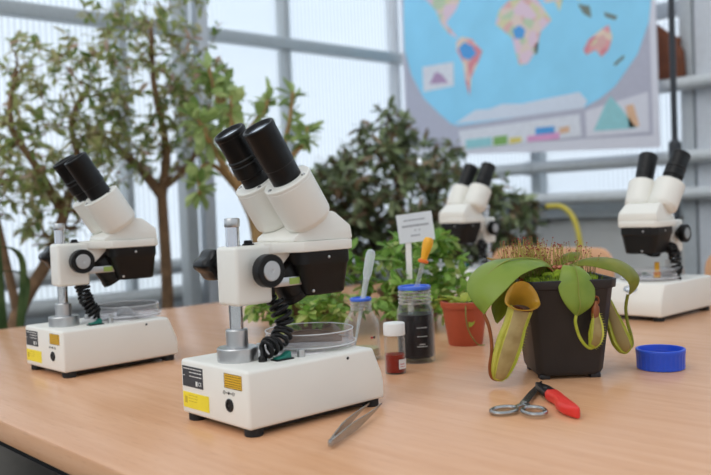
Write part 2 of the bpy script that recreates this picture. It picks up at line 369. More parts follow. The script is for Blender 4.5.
# ------------------------------------------------------------------ chairs behind the table
def chair(x, y, label):
    o = thing('chair', (x, y, 0), 0, label, 'chair', 'chairs behind the table')
    def rrect(w2, h0, h1, r):
        pts = []
        for cx, cy, a0 in ((w2 - r, h1 - r, 0), (-w2 + r, h1 - r, 90), (-w2 + r, h0 + r, 180), (w2 - r, h0 + r, 270)):
            for k in range(5): a = math.radians(a0 + 22.5 * k); pts.append((cx + r * math.cos(a), cy + r * math.sin(a)))
        return pts
    back = MB(); loops = []
    for dx in (0, .012): loops.append([(dx + .05 * (abs(p[0]) / .2) ** 2 * -.5 + .0, p[0], p[1]) for p in rrect(.205, .60, T + .082, .05)])
    back.loft(loops).build('backrest', 'chair_ply', o, bevel=.003)
    MB().prism([(p[1] - .42, p[0]) for p in rrect(.2, .03, .42, .05)], .44, .453).build('seat', 'chair_ply', o, bevel=.003)
    for s in (-1, 1):
        MB().tube(smooth_path([(.05, s * .18, 0), (.03, s * .18, .43), (.022, s * .17, .6), (.02, s * .165, T + .03)]), .0105, 10).build('leg', 'chair_steel', o)
        MB().tube([(-.38, s * .18, 0), (-.35, s * .17, .44)], .0105, 10).build('leg', 'chair_steel', o)
        MB().tube([(-.35, s * .17, .43), (.03, s * .17, .43)], .009, 8).build('seat_rail', 'chair_steel', o)
    return o
chair(2.06, 1.395, 'pale beech chair whose back shows behind the potted pitcher plant')
chair(2.06, .735, 'pale beech chair whose back shows at the right edge behind the microscope')

# ------------------------------------------------------------------ stereo microscopes
def bars(m, y0, y1, z, h, rng, x, n=3, right=False, mi=0):
    """an illegible line of print, broken into words"""
    y = y0; sg = 1 if y1 > y0 else -1
    while sg * (y1 - y) > .001:
        wd = min(rng.uniform(.002, .006), abs(y1 - y)); a, b = sorted((y, y + sg * wd))
        m.box(x - .0001, x, a, b, z - h / 2, z + h / 2, mi); y += sg * (wd + .0008)
def text_mesh(body, size):
    c = bpy.data.curves.new('t', 'FONT'); c.body = body; c.size = size; c.extrude = .00005; c.align_x = 'CENTER'; c.align_y = 'CENTER'
    o = bpy.data.objects.new('t', c); col.objects.link(o)
    dg = bpy.context.evaluated_depsgraph_get(); me = bpy.data.meshes.new_from_object(o.evaluated_get(dg))
    bpy.data.objects.remove(o); bpy.data.curves.remove(c); return me

def microscope(x, y, rz, label, drop=0., swivel=0., splay=0., clamp=1, coil=None, lamp_side=-1, seed=1, badge=False, ext=0.):
    rng = random.Random(seed)
    o = thing('stereo_microscope', (x, y, T), rz, label, 'microscope', 'stereo microscopes on the table')
    W, L, H, FH = .062, .18, .0655, .0079
    pr = [(0, FH), (0, H), (.166 + ext, H), (.1785 + ext, .036), (.1805 + ext, .026), (.1805 + ext, FH)]
    b = MB(); b.loft([[(p[0], -W, p[1]) for p in pr], [(p[0], W, p[1]) for p in pr]])
    base = b.build('base', 'scope_white', o, bevel=.0036, seg=3)
    MB().box(.012, .170 + ext, -.054, .054, .0035, FH + .0006).build('bottom_plate', 'black_plastic', o)
    for fx in (.012, .168 + ext):
        for fy in (-.051, .051):
            MB().lathe([(.0085, 0), (.0095, .001), (.0095, FH + .001)], 18, Matrix.Translation((fx, fy, 0))).build('foot', 'rubber', o)
    # labels on the back of the base
    X = -.0002
    npl = MB().box(X - .0003, X + .0003, .0185, .0575, .0375, .0590).build('nameplate', 'plate_black', o)
    pm = MB(); 
    for i, (a, z) in enumerate(((.055, .0565), (.044, .0530), (.044, .0490))): bars(pm, a, .0205, z, .0009, rng, X - .0003)
    bars(pm, .0560, .0530, .049, .0009, rng, X - .0003)
    pm.box(X - .0004, X - .0003, .0285, .0320, .0395, .0445)
    pm.build('lettering', 'print_white', npl, smooth=False)
    ce = text_mesh('CE', .0056); ce.materials.append(MATS['print_white'])
    co = bpy.data.objects.new('mark', ce); col.objects.link(co); co.parent = npl
    co.matrix_local = Matrix.Translation((X - .0004, .0240, .0420)) @ Matrix(((0, 0, -1, 0), (-1, 0, 0, 0), (0, 1, 0, 0), (0, 0, 0, 1)))
    yl = MB().box(X - .0003, X + .0003, .0085, .0580, .0150, .0315).build('sticker', 'label_yellow', o)
    pm = MB()
    for z in (.0285, .0255, .0225): bars(pm, .047, .030, z, .0007, rng, X - .0003)
    pm.box(X - .0004, X - .0003, .0495, .0545, .0200, .0270)
    pm.build('lettering', 'print_ochre', yl, smooth=False)
    al = MB().box(X - .0003, X + .0003, -.0515, -.0215, .0455, .0600).build('warning_sticker', 'label_amber', o)
    pm = MB()
    for z in (.0575, .0550, .0525, .0500, .0478): bars(pm, -.0235, -.0495, z, .0007, rng, X - .0003)
    for zz in (.0458, .0597): pm.box(X - .0004, X - .0003, -.0513, -.0217, zz - .0003, zz + .0003)
    for yy in (-.0512, -.0218): pm.box(X - .0004, X - .0003, yy - .0003, yy + .0003, .0457, .0598)
    pm.build('lettering', 'print_dark', al, smooth=False)
    pm = MB()
    for yy, rr in ((-.0205, .0016), (-.0285, .0013), (-.0365, .0016)):
        ring = [(X - .0002, yy + rr * math.cos(k * PI / 6), .0405 + rr * math.sin(k * PI / 6)) for k in range(13)]
        pm.tube(ring, .00024, 5)
    pm.tube([(X - .0002, -.0225, .0405), (X - .0002, -.0268, .0405)], .0003, 5); pm.tube([(X - .0002, -.0302, .0405), (X - .0002, -.0347, .0405)], .0003, 5)
    pm.tube([(X - .0002, -.0278, .0405), (X - .0002, -.0292, .0405)], .0008, 5)
    pm.build('polarity_mark', 'print_dark', o)
    am = axis_m((0, -.0290, .0285), (-1, 0, 0))
    jk = MB().lathe([(.0066, -.002), (.0066, .0008), (.0060, .0014), (.0036, .0014), (.0032, .0004)], 24, am).build('power_socket', 'black_plastic', o)
    MB().lathe([(.0006, .0002), (.0006, .0009), (.0002, .0011)], 10, am).build('pin', 'steel', jk)
    if badge:
        bd = MB().lathe([(.0095, 0), (.0095, .0012), (.0082, .0016)], 28, axis_m((.1703 + ext, .0, .0545), (.92, 0, .39)) @ Matrix.Diagonal((1, 1, 1, 1)))
        for i, p in enumerate(bd.v): bd.v[i] = (p[0], p[1] * 1.35, .0545 + (p[2] - .0545) * .62)
        bo = bd.build('badge', 'badge_blue', o)
        bd = MB().lathe([(.0068, .0012), (.0068, .0022)], 28, axis_m((.1703 + ext, .0, .0545), (.92, 0, .39)))
        for i, p in enumerate(bd.v): bd.v[i] = (p[0], p[1] * 1.35, .0545 + (p[2] - .0545) * .5)
        bd.build('badge_field', 'badge_white', bo)
    # column and collar
    cm = Matrix.Translation((.0316, 0, 0))
    MB().lathe([(.0072, H), (.0072, .204)], 28, cm).build('column', 'chrome', o)
    MB().lathe([(.0076, .2030), (.0081, .2040), (.0081, .2108), (.0074, .2122), (.004, .2126)], 28, cm).build('column_cap', 'aluminium', o)
    MB().lathe([(.0212, H - .0005), (.0212, .0785), (.0204, .0795), (.0114, .0798), (.0114, .0968), (.0106, .0978), (.0074, .098)], 36, cm).build('collar', 'aluminium', o)
    # switch, stage plate, stop pin
    sw = MB().box(.050, .072, -.043, -.031, H - .001, H + .0015).build('switch', 'black_plastic', o, bevel=.0006)
    rk = [(.052, H + .001), (.052, H + .0032), (.0605, H + .0040), (.069, H + .0082), (.0700, H + .001)]
    MB().loft([[(p[0], -.0412, p[1]) for p in rk], [(p[0], -.0328, p[1]) for p in rk]]).build('rocker', 'switch_green', sw, bevel=.0004)
    MB().lathe([(.047, H - .001), (.047, H + .0008), (.0462, H + .0014)], 40, Matrix.Translation((.112, .004, 0))).build('stage_plate', 'frosted', o)
    for sy in (-1, 1):
        MB().lathe([(.0042, H - .001), (.0042, H + .0070), (.0036, H + .0076)], 16, Matrix.Translation((.083, sy * .036 - .004, 0))).build('stage_pin', 'aluminium', o)
    MB().lathe([(.0016, -.0012), (.0016, .0006)], 10, axis_m((.128, -W, .0595), (0, -1, 0))).build('screw', 'black_plastic', o)
    # ---- everything that rides on the column
    A = Matrix.Translation((.0316, 0, -drop)) @ Matrix.Rotation(swivel, 4, 'Z') @ Matrix.Translation((-.0316, 0, 0))
    def arm(ob): ob.matrix_local = A; return ob
    blk = arm(MB().box(.0215, .067, -.0185, .0185, .1225, .1832).build('focus_block', 'scope_white', o, bevel=.0045, seg=4))
    MB().lathe([(.0062, .183), (.0062, .1845), (.0048, .1850), (.0044, .1878), (.003, .1884)], 20, Matrix.Translation((.0535, .004, 0))).build('tension_screw', 'black_plastic', blk)
    plate = MB().prism([(.058, -.0172), (.068, -.0180), (.094, -.0400), (.158, -.0400), (.166, -.0345), (.166, .0345), (.158, .0400), (.094, .0400), (.068, .0180), (.058, .0172)], .1735, .1848)
    arm(plate.build('arm_plate', 'scope_white', o, bevel=.0018))
    g = [(.064, .1738), (.064, .146), (.070, .148), (.097, .1738)]
    arm(MB().loft([[(p[0], -.0155, p[1]) for p in g], [(p[0], .0155, p[1]) for p in g]]).build('gusset', 'scope_white', o, bevel=.0015))
    wp = [(.085, .1845, .034), (.164, .1845, .0385), (.163, .1995, .0370), (.1440, .2150, .0330), (.129, .2170, .0320), (.086, .1895, .0335)]
    arm(MB().loft([[(p[0], -p[2], p[1]) for p in wp], [(p[0], p[2], p[1]) for p in wp]]).build('prism_housing', 'scope_white', o, bevel=.0022))
    def rect(x0, x1, hy, z, c=.012):
        pts = []
        for cx, cy, a0 in ((x1 - c, hy - c, 0), (x0 + c, hy - c, 90), (x0 + c, -hy + c, 180), (x1 - c, -hy + c, 270)):
            for k in range(6): a = math.radians(a0 + 18 * k); pts.append((cx + c * math.cos(a), cy + c * math.sin(a), z))
        return pts
    oh = arm(MB().loft([rect(.0925, .1655, .0360, .174), rect(.0925, .1655, .0360, .1605), rect(.0945, .1640, .0350, .158), rect(.1045, .1625, .0290, .1275), rect(.1065, .161, .0272, .1258)]).build('objective_housing', 'black_satin', o, ang=25))
    for px, py, pz, d in ((.130, -.0361, .1665, (0, -1, 0)), (.130, .0361, .1665, (0, 1, 0)), (.1656, .012, .1665, (1, 0, 0)), (.112, -.0296, .131, (0, -1, 0)), (.1632, .008, .131, (1, 0, 0))):
        MB().lathe([(.0017, -.001), (.0017, .0006), (.001, .001)], 10, axis_m((px, py, pz), d)).build('screw', 'aluminium', oh)
    MB().lathe([(.019, .1262), (.019, .1275)], 24, Matrix.Translation((.13, 0, 0))).build('objective_lens', 'lens_glass', oh)
    # twin tubes
    ta = math.radians(33)
    for s in (-1, 1):
        ax = Vector((-math.sin(ta), s * math.sin(splay), math.cos(ta))).normalized()
        cap = Vector((.0855, s * .0262, .2490)); bot = cap - ax * .0500
        Mx = axis_m(bot, ax)
        br = arm(MB().lathe([(.012, -.004), (.022, -.002), (.0258, .0025), (.0266, .006), (.0266, .0472), (.0262, .0476), (.0262, .0484), (.0266, .0488), (.0266, .0510), (.0258, .0520)], 44, Mx).build('prism_tube', 'scope_white', o))
        for k in range(3):
            a = PI * 2 * k / 3 + .9 + s * .6
            MB().lathe([(.0023, .0515), (.0023, .0526), (.0014, .0532)], 10, Mx @ Matrix.Translation((.0225 * math.cos(a), .0225 * math.sin(a), 0))).build('screw', 'steel', br)
        E = axis_m(cap - ax * .0005 + Vector((.001, -s * .0, .0)), ax)
        if s < 0: prof = [(.0163, 0), (.0163, .020), (.0170, .021), (.0172, .060), (.0176, .0615), (.0176, .0655), (.0168, .0668), (.0150, .0668), (.0128, .0630)]
        else: prof = [(.0160, 0), (.0160, .0140), (.0182, .0155), (.0182, .0290), (.0174, .0300), (.0174, .0320), (.0182, .0330), (.0182, .0350), (.0172, .0362), (.0172, .0610), (.0178, .0620), (.0178, .0655), (.0168, .0668), (.0150, .0668), (.0128, .0630)]
        ep = arm(MB().lathe(prof, 40, E, cap1=False).build('eyepiece', 'black_plastic', o, ang=30))
        MB().lathe([(.0130, .0622), (.0130, .0632), (.008, .0640), (.002, .0643)], 32, E).build('eye_lens', 'lens_glass', ep)
        MB().lathe([(.0012, -.0005), (.0012, .0012)], 8, axis_m(E @ Vector((0, .0172, .033)), E.to_3x3() @ Vector((0, 1, 0)))).build('set_screw', 'black_gloss', ep)
    # focus knobs
    for s in (-1, 1):
        K = axis_m((.0505, s * .0185, .1575), (0, s, 0))
        MB_k = MB().lathe([(.0050, -.002), (.0050, .0045), (.0110, .0050), (.0120, .0090), (.0158, .0095), (.0170, .0108), (.0170, .0205), (.0160, .0216), (.0105, .0216), (.0105, .0205)], 48, K)
        kn = arm(MB_k.build('focus_knob', 'black_plastic', o, ang=30))
        kd = MB().lathe([(.0103, .0198), (.0103, .0218), (.0098, .0222), (.0022, .0222), (.0016, .0216)], 36, K).build('knob_disc', 'aluminium', kn)
    # column clamp: lobed hand knob on a short shaft
    s = clamp
    K = axis_m((.031, s * .018, .1635), (0, s, 0))
    ck = arm(MB().lathe([(.006, .010), (.0120, .0105), (.0140, .013), (.0145, .020), (.0148, .030), (.0140, .0345), (.0115, .036), (.008, .034), (.004, .033)], 48, K, lobes=4, amp=.15).build('clamp_knob', 'black_gloss', o, ang=50))
    MB().lathe([(.0045, -.002), (.0045, .0115)], 16, K).build('shaft', 'steel', ck)
    # lamp under the head
    K = axis_m((.087, -.004, .1560), (.54, 0, -.84))
    lm = arm(MB().lathe([(.010, -.004), (.0155, -.002), (.0166, .002), (.0166, .030), (.0176, .0305), (.0176, .0370), (.0156, .0376), (.0140, .034)], 36, K).build('lamp_housing', 'black_satin', o, ang=30))
    MB().lathe([(.0132, .0330), (.0132, .0342)], 24, K).build('lamp_glass', 'lens_glass', lm)
    bk = MB().box(.064, .104, -.0232, -.0216, .1385, .1480).build('lamp_bracket', 'aluminium', lm, bevel=.0008)
    MB().box(.085, .0985, -.0236, -.0230, .1400, .1468).build('bracket_tag', 'tag_green', bk)
    # coiled cable from the block to the base
    path = smooth_path(coil, 8); Ls = [0]
    for i in range(1, len(path)): Ls.append(Ls[-1] + (path[i] - path[i - 1]).length)
    TN = 11; N = TN * 16; cpts = []
    for i in range(N + 1):
        t = Ls[-1] * i / N; k = max(j for j in range(len(Ls)) if Ls[j] <= t + 1e-9); k = min(k, len(path) - 2)
        fr = (t - Ls[k]) / max(1e-9, Ls[k + 1] - Ls[k]); p = path[k].lerp(path[k + 1], fr); d = (path[k + 1] - path[k]).normalized()
        xx = d.cross(Vector((0, 1, .2))).normalized(); yy = d.cross(xx); a = 2 * PI * TN * i / N
        rr = .0084 * (1 + .12 * math.sin(i * .11 + seed)) * min(1, i / 10, (N - i) / 10)
        cpts.append(p + rr * (math.cos(a) * xx + math.sin(a) * yy))
    cpts = [Vector(coil[0]) + Vector((0, 0, .012))] + cpts + [Vector(coil[-1]) + Vector((0, 0, -.012))]
    MB().tube(cpts, .0023, 8).build('coiled_cable', 'black_plastic', o, ang=80)
    MB().lathe([(.0045, H - .001), (.0045, H + .004), (.003, H + .006)], 14, Matrix.Translation((coil[-1][0], coil[-1][1], 0))).build('cable_grommet', 'black_plastic', o)
    return o
front_coil = [(.071, -.012, .128), (.075, -.018, .113), (.0785, -.021, .100), (.074, -.022, .090), (.064, -.026, .082), (.052, -.028, .079), (.042, -.029, .078)]
left_coil = [(.058, -.006, .128), (.059, -.008, .116), (.060, -.012, .104), (.063, -.018, .092), (.068, -.022, .082), (.073, -.024, .077)]
right_coil = [(.070, .012, .118), (.088, .026, .122), (.104, .040, .117), (.112, .047, .104), (.112, .049, .090), (.106, .050, .077)]
def old(x, y, a=.745): return (x * math.cos(a) + y * math.sin(a), -x * math.sin(a) + y * math.cos(a))
s1 = old(-.1498, .8423); s2 = old(-.4467, 1.182); s3 = old(.6101, 1.6039); s3 = (s3[0] + .018, s3[1]); s4 = old(.34, 2.04)
microscope(s1[0], s1[1], -.006, 'white stereo microscope nearest the camera, tweezers lying beside its base', coil=front_coil, seed=3)
microscope(s2[0], s2[1], .024, 'white stereo microscope at the left in front of the small leaved trees', swivel=-.13, coil=left_coil, seed=5)
microscope(s3[0], s3[1], PI, 'white stereo microscope at the right behind the pitcher plant, oval badge on its front', drop=.011, swivel=.02, splay=.09, clamp=-1, ext=.018, coil=right_coil, seed=8, badge=True)
microscope(s4[0], s4[1], PI + .01, 'farthest white stereo microscope, in front of the dark bush', drop=.0, clamp=-1, coil=right_coil, seed=11, badge=True)

# ------------------------------------------------------------------ petri dishes on the stages
def dish(sx, sy, rz, dx, dy, label, frag, z0=T + .0655 + .0014, content='pitcher_tan'):
    c, s = math.cos(rz), math.sin(rz); x = sx + c * dx - s * dy; y = sy + s * dx + c * dy
    o = thing('petri_dish', (x, y, z0), rz, label, 'dish', 'clear dishes on the microscope stages')
    MB().lathe([(.0510, .0), (.0520, .0005), (.0520, .0045), (.0512, .0045), (.0505, .0012), (.003, .0012)], 56, cap1=True).build('lid', 'clear_dish', o, ang=40)
    MB().lathe([(.0480, .0014), (.0490, .0020), (.0492, .0185), (.0482, .0185), (.0478, .0030), (.003, .0028)], 56, cap1=True).build('dish_wall', 'clear_dish', o, ang=40)
    for rr, zz, nm in ((.0488, .0185, 'dish_rim_highlight'), (.0517, .0045, 'lid_rim_highlight')):
        MB().tube([(rr * math.cos(2 * PI * i / 56), rr * math.sin(2 * PI * i / 56), zz) for i in range(57)], .0006, 6).build(nm, 'rim_highlight', o)  # whitish rings put in as the highlight along both rims
    return o, x, y, z0
o, x, y, z0 = dish(s1[0], s1[1], -.006, .130, .003, 'clear petri dish on the stage of the nearest microscope', 1)
m = MB(); N = 14; V = []
for i in range(N + 1):
    a = PI * i / N
    for j, q in enumerate((0, .35, .7, 1)):
        V.append((.036 * math.cos(a) * 1.0, .004 + .018 * q - .012 * q * q, .0032 + .0125 * math.sin(a) * math.sin(PI / 2 * q) if q else .0032))
F = [(i * 4 + j, i * 4 + j + 1, (i + 1) * 4 + j + 1, (i + 1) * 4 + j) for i in range(N) for j in range(3)]
mat('reflection_brown', (118, 98, 84), .5, var=.15); mat('reflection_grey', (150, 152, 154), .4, var=.1)
fr = m.add(V, F).build('brown_reflection', 'reflection_brown', None); fr.location = (x, y, z0); fr.rotation_euler = (0, 0, -.745)  # reflection in the dish, built as a solid brown arch
md = fr.modifiers.new('thickness', 'SOLIDIFY'); md.thickness = .001
tag(fr, 'brown arched sheet shaped as a reflection inside the nearest petri dish', 'reflection')
o, x, y, z0 = dish(s2[0], s2[1], .024, .132, .003, 'clear petri dish on the stage of the left microscope', 2)
m = MB(); V = []
for i in range(N + 1):
    a = PI * i / N
    for q in (0, 1): V.append((.0125 * math.cos(a) + q * .010, -.008 - q * .02, .0032 + (.0135 * math.sin(a)) * (1 - q * .8)))
F = [(i * 2, i * 2 + 1, i * 2 + 3, i * 2 + 2) for i in range(N)]
fr = m.add(V, F).build('grey_reflection', 'reflection_grey', None); fr.location = (x, y, z0); fr.rotation_euler = (0, 0, -.745)  # grey reflection in the left dish, modelled as an arched sheet
md = fr.modifiers.new('thickness', 'SOLIDIFY'); md.thickness = .001
tag(fr, 'small grey arched sheet shaped as a reflection inside the left petri dish', 'reflection')
o, x, y, z0 = dish(s3[0], s3[1], PI, .124, .003, 'clear petri dish on the stage of the right microscope', 3)
bt = thing('yellow_tube', (x + .005, y - .012, z0 + .003), .3, 'short yellow tube standing in the right petri dish', 'tube')
MB().lathe([(.006, 0), (.006, .006), (.0045, .008), (.0045, .026), (.003, .028)], 16).build('tube_body', 'yellow_rubber', bt)
MB().lathe([(.0068, .006), (.0068, .0085)], 16).build('collar', 'orange_rubber', bt)

# ------------------------------------------------------------------ bottles, vial, droppers, blue cap
def ring_torus(m, r, z, t, n=36, k=8):
    m.tube([(r * math.cos(2 * PI * i / n), r * math.sin(2 * PI * i / n), z) for i in range(n + 1)], t, k)
bx, by = .851, .806
o = thing('lab_bottle', (bx, by, T), 0, 'glass bottle of dark red liquid with blue pouring ring and yellow dropper in it', 'bottle', 'bottles behind the front microscope')
MB().lathe([(.018, .001), (.0235, .0005), (.0258, .003), (.0263, .010), (.0263, .064), (.0255, .071), (.0236, .077), (.0219, .081), (.0217, .102), (.0210, .103), (.0200, .102), (.0202, .082), (.0238, .071), (.0250, .063), (.0250, .008), (.018, .005)], 48, cap0=True, cap1=True).build('glass', 'clear_glass', o, ang=50)
MB().lathe([(.018, .0052), (.0248, .009), (.0248, .0640), (.0242, .0670), (.002, .0670)], 40).build('liquid', 'dark_red_liquid', o)
g = MB()
for z in (.083, .088, .093, .098): ring_torus(g, .0221, z, .0014)
g.build('screw_thread', 'thread_glass', o)
MB().lathe([(.0200, .1010), (.0226, .1012), (.0230, .1030), (.0230, .1050), (.0222, .1062), (.0196, .1062), (.0190, .1040)], 40).build('pouring_ring', 'ring_blue', o)
g = MB(); toc = math.atan2(-by, -bx)
def arc_mark(m, r, z, a0, a1, h):
    n = 8
    V = [(r * math.cos(a0 + (a1 - a0) * i / n), r * math.sin(a0 + (a1 - a0) * i / n), z + (h if q else 0)) for i in range(n + 1) for q in (0, 1)]
    m.add(V, [(2 * i, 2 * i + 2, 2 * i + 3, 2 * i + 1) for i in range(n)])
for z in (.024, .038, .050): arc_mark(g, .0265, z, toc + .05, toc + .62, .0007)
for i in range(6): arc_mark(g, .0265, .0265, toc + .18 + i * .055, toc + .21 + i * .055, .0016)
g.build('graduation', 'print_white', o, smooth=False)
d = thing('dropper', (bx, by, T), 0, 'glass dropper with yellow rubber bulb standing in the dark bottle', 'dropper')
p0, p1 = Vector((-.018, .003, .044)), Vector((.011, -.022, .173)); ax = (p1 - p0).normalized(); K = axis_m(p0, ax); Lb = (p1 - p0).length
MB().lathe([(.0012, .0), (.0022, .012), (.0032, .02), (.0032, Lb - .034)], 16, K).build('glass_tube', 'tube_glass', d)
MB().lathe([(.0060, Lb - .0365), (.0074, Lb - .0355), (.0074, Lb - .0325), (.0055, Lb - .0312)], 24, K).build('collar', 'orange_rubber', d)
MB().lathe([(.0046, Lb - .033), (.0048, Lb - .028), (.0062, Lb - .020), (.0074, Lb - .011), (.0072, Lb - .005), (.0054, Lb - .001), (.002, Lb)], 24, K).build('bulb', 'yellow_rubber', d)

bx2, by2 = .817, .880
o = thing('lab_bottle', (bx2, by2, T), 0, 'nearly empty clear glass bottle with blue pouring ring, plastic pipette in it', 'bottle', 'bottles behind the front microscope')
MB().lathe([(.016, .001), (.0225, .0005), (.0250, .003), (.0256, .008), (.0256, .048), (.0244, .056), (.0170, .068), (.0142, .072), (.0140, .086), (.0134, .087), (.0126, .086), (.0128, .072), (.0232, .055), (.0242, .046), (.0242, .007), (.016, .004)], 48).build('glass', 'clear_glass', o, ang=50)
MB().lathe([(.015, .0042), (.0240, .0075), (.0240, .017), (.002, .017)], 36).build('liquid', 'clear_liquid', o)
g = MB()
for z in (.073, .0775, .082): ring_torus(g, .0146, z, .0015)
g.build('screw_thread', 'thread_glass', o)
MB().lathe([(.0135, .0845), (.0154, .0848), (.0157, .0865), (.0157, .0880), (.0150, .0890), (.0130, .0890), (.0126, .0870)], 36).build('pouring_ring', 'ring_blue', o)
for k, mm in ((0, 'print_red'), (1, 'knife_black')):
    a = math.atan2(-by2, -bx2) + .55 + .16 * k
    MB().lathe([(.0018, 0), (.0018, .0005)], 12, axis_m((.0256 * math.cos(a), .0256 * math.sin(a), .034), (math.cos(a), math.sin(a), 0))).build('dot', mm, o)
d = thing('plastic_pipette', (bx2, by2, T), 0, 'translucent plastic pipette leaning in the clear bottle', 'pipette')
p0, p1 = Vector((-.016, .003, .009)), Vector((.006, -.020, .158)); K = axis_m(p0, p1 - p0); Lb = (p1 - p0).length
MB().lathe([(.0009, 0), (.0018, .03), (.0026, .055), (.0034, .07), (.0040, .110), (.0054, .114), (.0064, .120), (.0068, .140), (.0066, Lb - .006), (.0050, Lb - .0015), (.002, Lb)], 20, K).build('bulb_and_stem', 'soft_plastic', d)
MB().lathe([(.0040, .108), (.0047, .109), (.0047, .111), (.0040, .112)], 18, K).build('neck_ring', 'soft_plastic', d)

o = thing('vial', (.774, .772, T), 0, 'small glass vial of red liquid with white cap and label', 'vial')
MB().lathe([(.011, .0003), (.0130, .0003), (.0138, .0015), (.0138, .0440), (.0130, .0480), (.0126, .0540), (.0118, .0540), (.0122, .0475), (.0128, .0435), (.0128, .0020), (.010, .0018)], 36).build('glass', 'clear_glass', o, ang=50)
MB().lathe([(.010, .0019), (.0127, .0024), (.0127, .0250), (.001, .0250)], 32).build('liquid', 'red_liquid', o)
MB().lathe([(.0132, .0500), (.0142, .0505), (.0142, .0650), (.0134, .0662), (.003, .0664)], 40).build('cap', 'white_cap', o)
g = MB(); tv = math.atan2(-.7725, -.7925)
def patch(m, r, a0, a1, z0, z1, n=8):
    m.add([(r * math.cos(a0 + (a1 - a0) * i / n), r * math.sin(a0 + (a1 - a0) * i / n), z) for i in range(n + 1) for z in (z0, z1)], [(2 * i, 2 * i + 2, 2 * i + 3, 2 * i + 1) for i in range(n)])
patch(g, .0140, tv + .35, tv + 1.6, .007, .0195); lb = g.build('paper_label', 'label_white', o)
g = MB()
for k in range(4): patch(g, .01405, tv + .50 + k * .13, tv + .58 + k * .13, .0125, .0142, 2)
for k in range(5): patch(g, .01405, tv + .50 + k * .13, tv + .60 + k * .13, .0095, .0105, 2)
g.build('lettering', 'print_red', lb, smooth=False)

o = thing('bottle_cap', (.9945, .5185, T), 0, 'blue ribbed screw cap lying open side up', 'cap')
m = MB(); prof = [(.0272, 0), (.0285, .001), (.0290, .0185), (.0300, .0200), (.0302, .0245), (.0296, .0255), (.0272, .0255), (.0268, .0240), (.0262, .0040), (.003, .0040)]
loops = []
NN = 120
for r, z in prof:
    loops.append([((r + (.0005 if (i % 4 < 2 and r > .0284 and z < .019) else 0)) * math.cos(2 * PI * i / NN), (r + (.0005 if (i % 4 < 2 and r > .0284 and z < .019) else 0)) * math.sin(2 * PI * i / NN), z) for i in range(NN)])
m.loft(loops).build('cap_shell', 'blue_plastic', o, ang=30)
g = MB()
for z in (.010, .014, .018): ring_torus(g, .0264, z, .0007, 40, 6)
g.build('inner_thread', 'blue_plastic', o)

# ------------------------------------------------------------------ scissors, knife, tweezers
o = thing('scissors', (.6895, .5195, T), 0, 'small steel scissors with two finger rings beside the red knife', 'scissors')
org = Vector((.70, .535, 0))
tip = Vector((.831, .593, 0)) - org; piv = Vector((.734, .547, 0)) - org
for k, (rc, sgn) in enumerate(((Vector((.7005, .5480, 0)), 1), (Vector((.7125, .5195, 0)), -1))):
    c = rc - org; dirv = (piv - c).normalized(); zz = .0035 + .0012 * k
    pts = []
    for i in range(37):
        a = 2 * PI * i / 36; e = dirv * (math.cos(a) * .0155) + Vector((-dirv.y, dirv.x, 0)) * (math.sin(a) * .0115); pts.append(c + e + Vector((0, 0, zz)))
    lp = MB().tube(pts, .0023, 10).build('finger_ring', 'steel', o)
    j = c + dirv * .0155
    n = Vector((-(tip - j).normalized().y, (tip - j).normalized().x, 0))
    q = [j + n * .0020, piv + n * .0048, piv.lerp(tip, .5) + n * .0042, tip + n * .0012, tip - n * .0012, piv.lerp(tip, .5) - n * .0042, piv - n * .0048, j - n * .0020]
    MB().loft([[tuple(p + Vector((0, 0, zz - .0011))) for p in q], [tuple(p + Vector((0, 0, zz + .0011))) for p in q]]).build('blade', 'steel', o, bevel=.0005, seg=1)
MB().lathe([(.003, .0022), (.003, .0062), (.002, .0068)], 16, Matrix.Translation(piv)).build('pivot_screw', 'steel', o)

o = thing('knife', (.7135, .460, T), math.atan2(.130, .103), 'folding knife with red handle and black blade holder beside the scissors', 'knife')
hw = [(0, .0022, 0), (.006, .0050, .0008), (.018, .0084, .0028), (.033, .0088, .0030), (.048, .0072, .0010), (.060, .0066, -.0005), (.074, .0080, 0), (.083, .0082, 0), (.087, .0060, 0)]
hp = [(x, c - h) for x, h, c in hw] + [(x, c + h) for x, h, c in reversed(hw)]
def handle(z0, z1, sc): return [(x * 1.0, y * sc, z1) for x, y in hp] if False else [(x, y * sc, z0) for x, y in hp]
MB().loft([handle(.0012, 0, .75), handle(.004, 0, 1.0), handle(.0095, 0, 1.0), handle(.0122, 0, .72)]).build('handle', 'red_handle', o, bevel=.0012)
bp = [(.078, -.0064), (.094, -.0080), (.116, -.0075), (.138, -.001), (.136, .003), (.114, .0068), (.094, .0080), (.078, .0064)]
MB().prism(bp, .0040, .0098).build('blade_holder', 'knife_black', o, bevel=.0008)
MB().lathe([(.0022, .0090), (.0022, .0104)], 12, Matrix.Translation((.108, 0, 0))).build('rivet', 'steel', o)

o = thing('tweezers', (.488, .574, T), math.atan2(.078, .133), 'steel tweezers lying in front of the nearest microscope', 'tweezers')
for s in (-1, 1):
    st = [(0, .0028), (.02, .0036), (.05, .0050), (.07, .0046), (.095, .0032), (.125, .0018), (.1545, .0007)]
    V = []
    for xx, h in st:
        q = xx / .1545; yy = s * (.0006 + .0075 * math.sin(PI * min(1, q * .62)) * (1 if q < .9 else 1) * .9)
        t = .0007
        V.append([(xx, yy - t, .0060 - h), (xx, yy + t, .0060 - h), (xx, yy + t, .0060 + h), (xx, yy - t, .0060 + h)])
    MB().loft(V).build('arm', 'steel', o, bevel=.0003, seg=1)
MB().box(-.001, .016, -.0018, .0018, .0030, .0090).build('joint', 'steel', o, bevel=.0006)

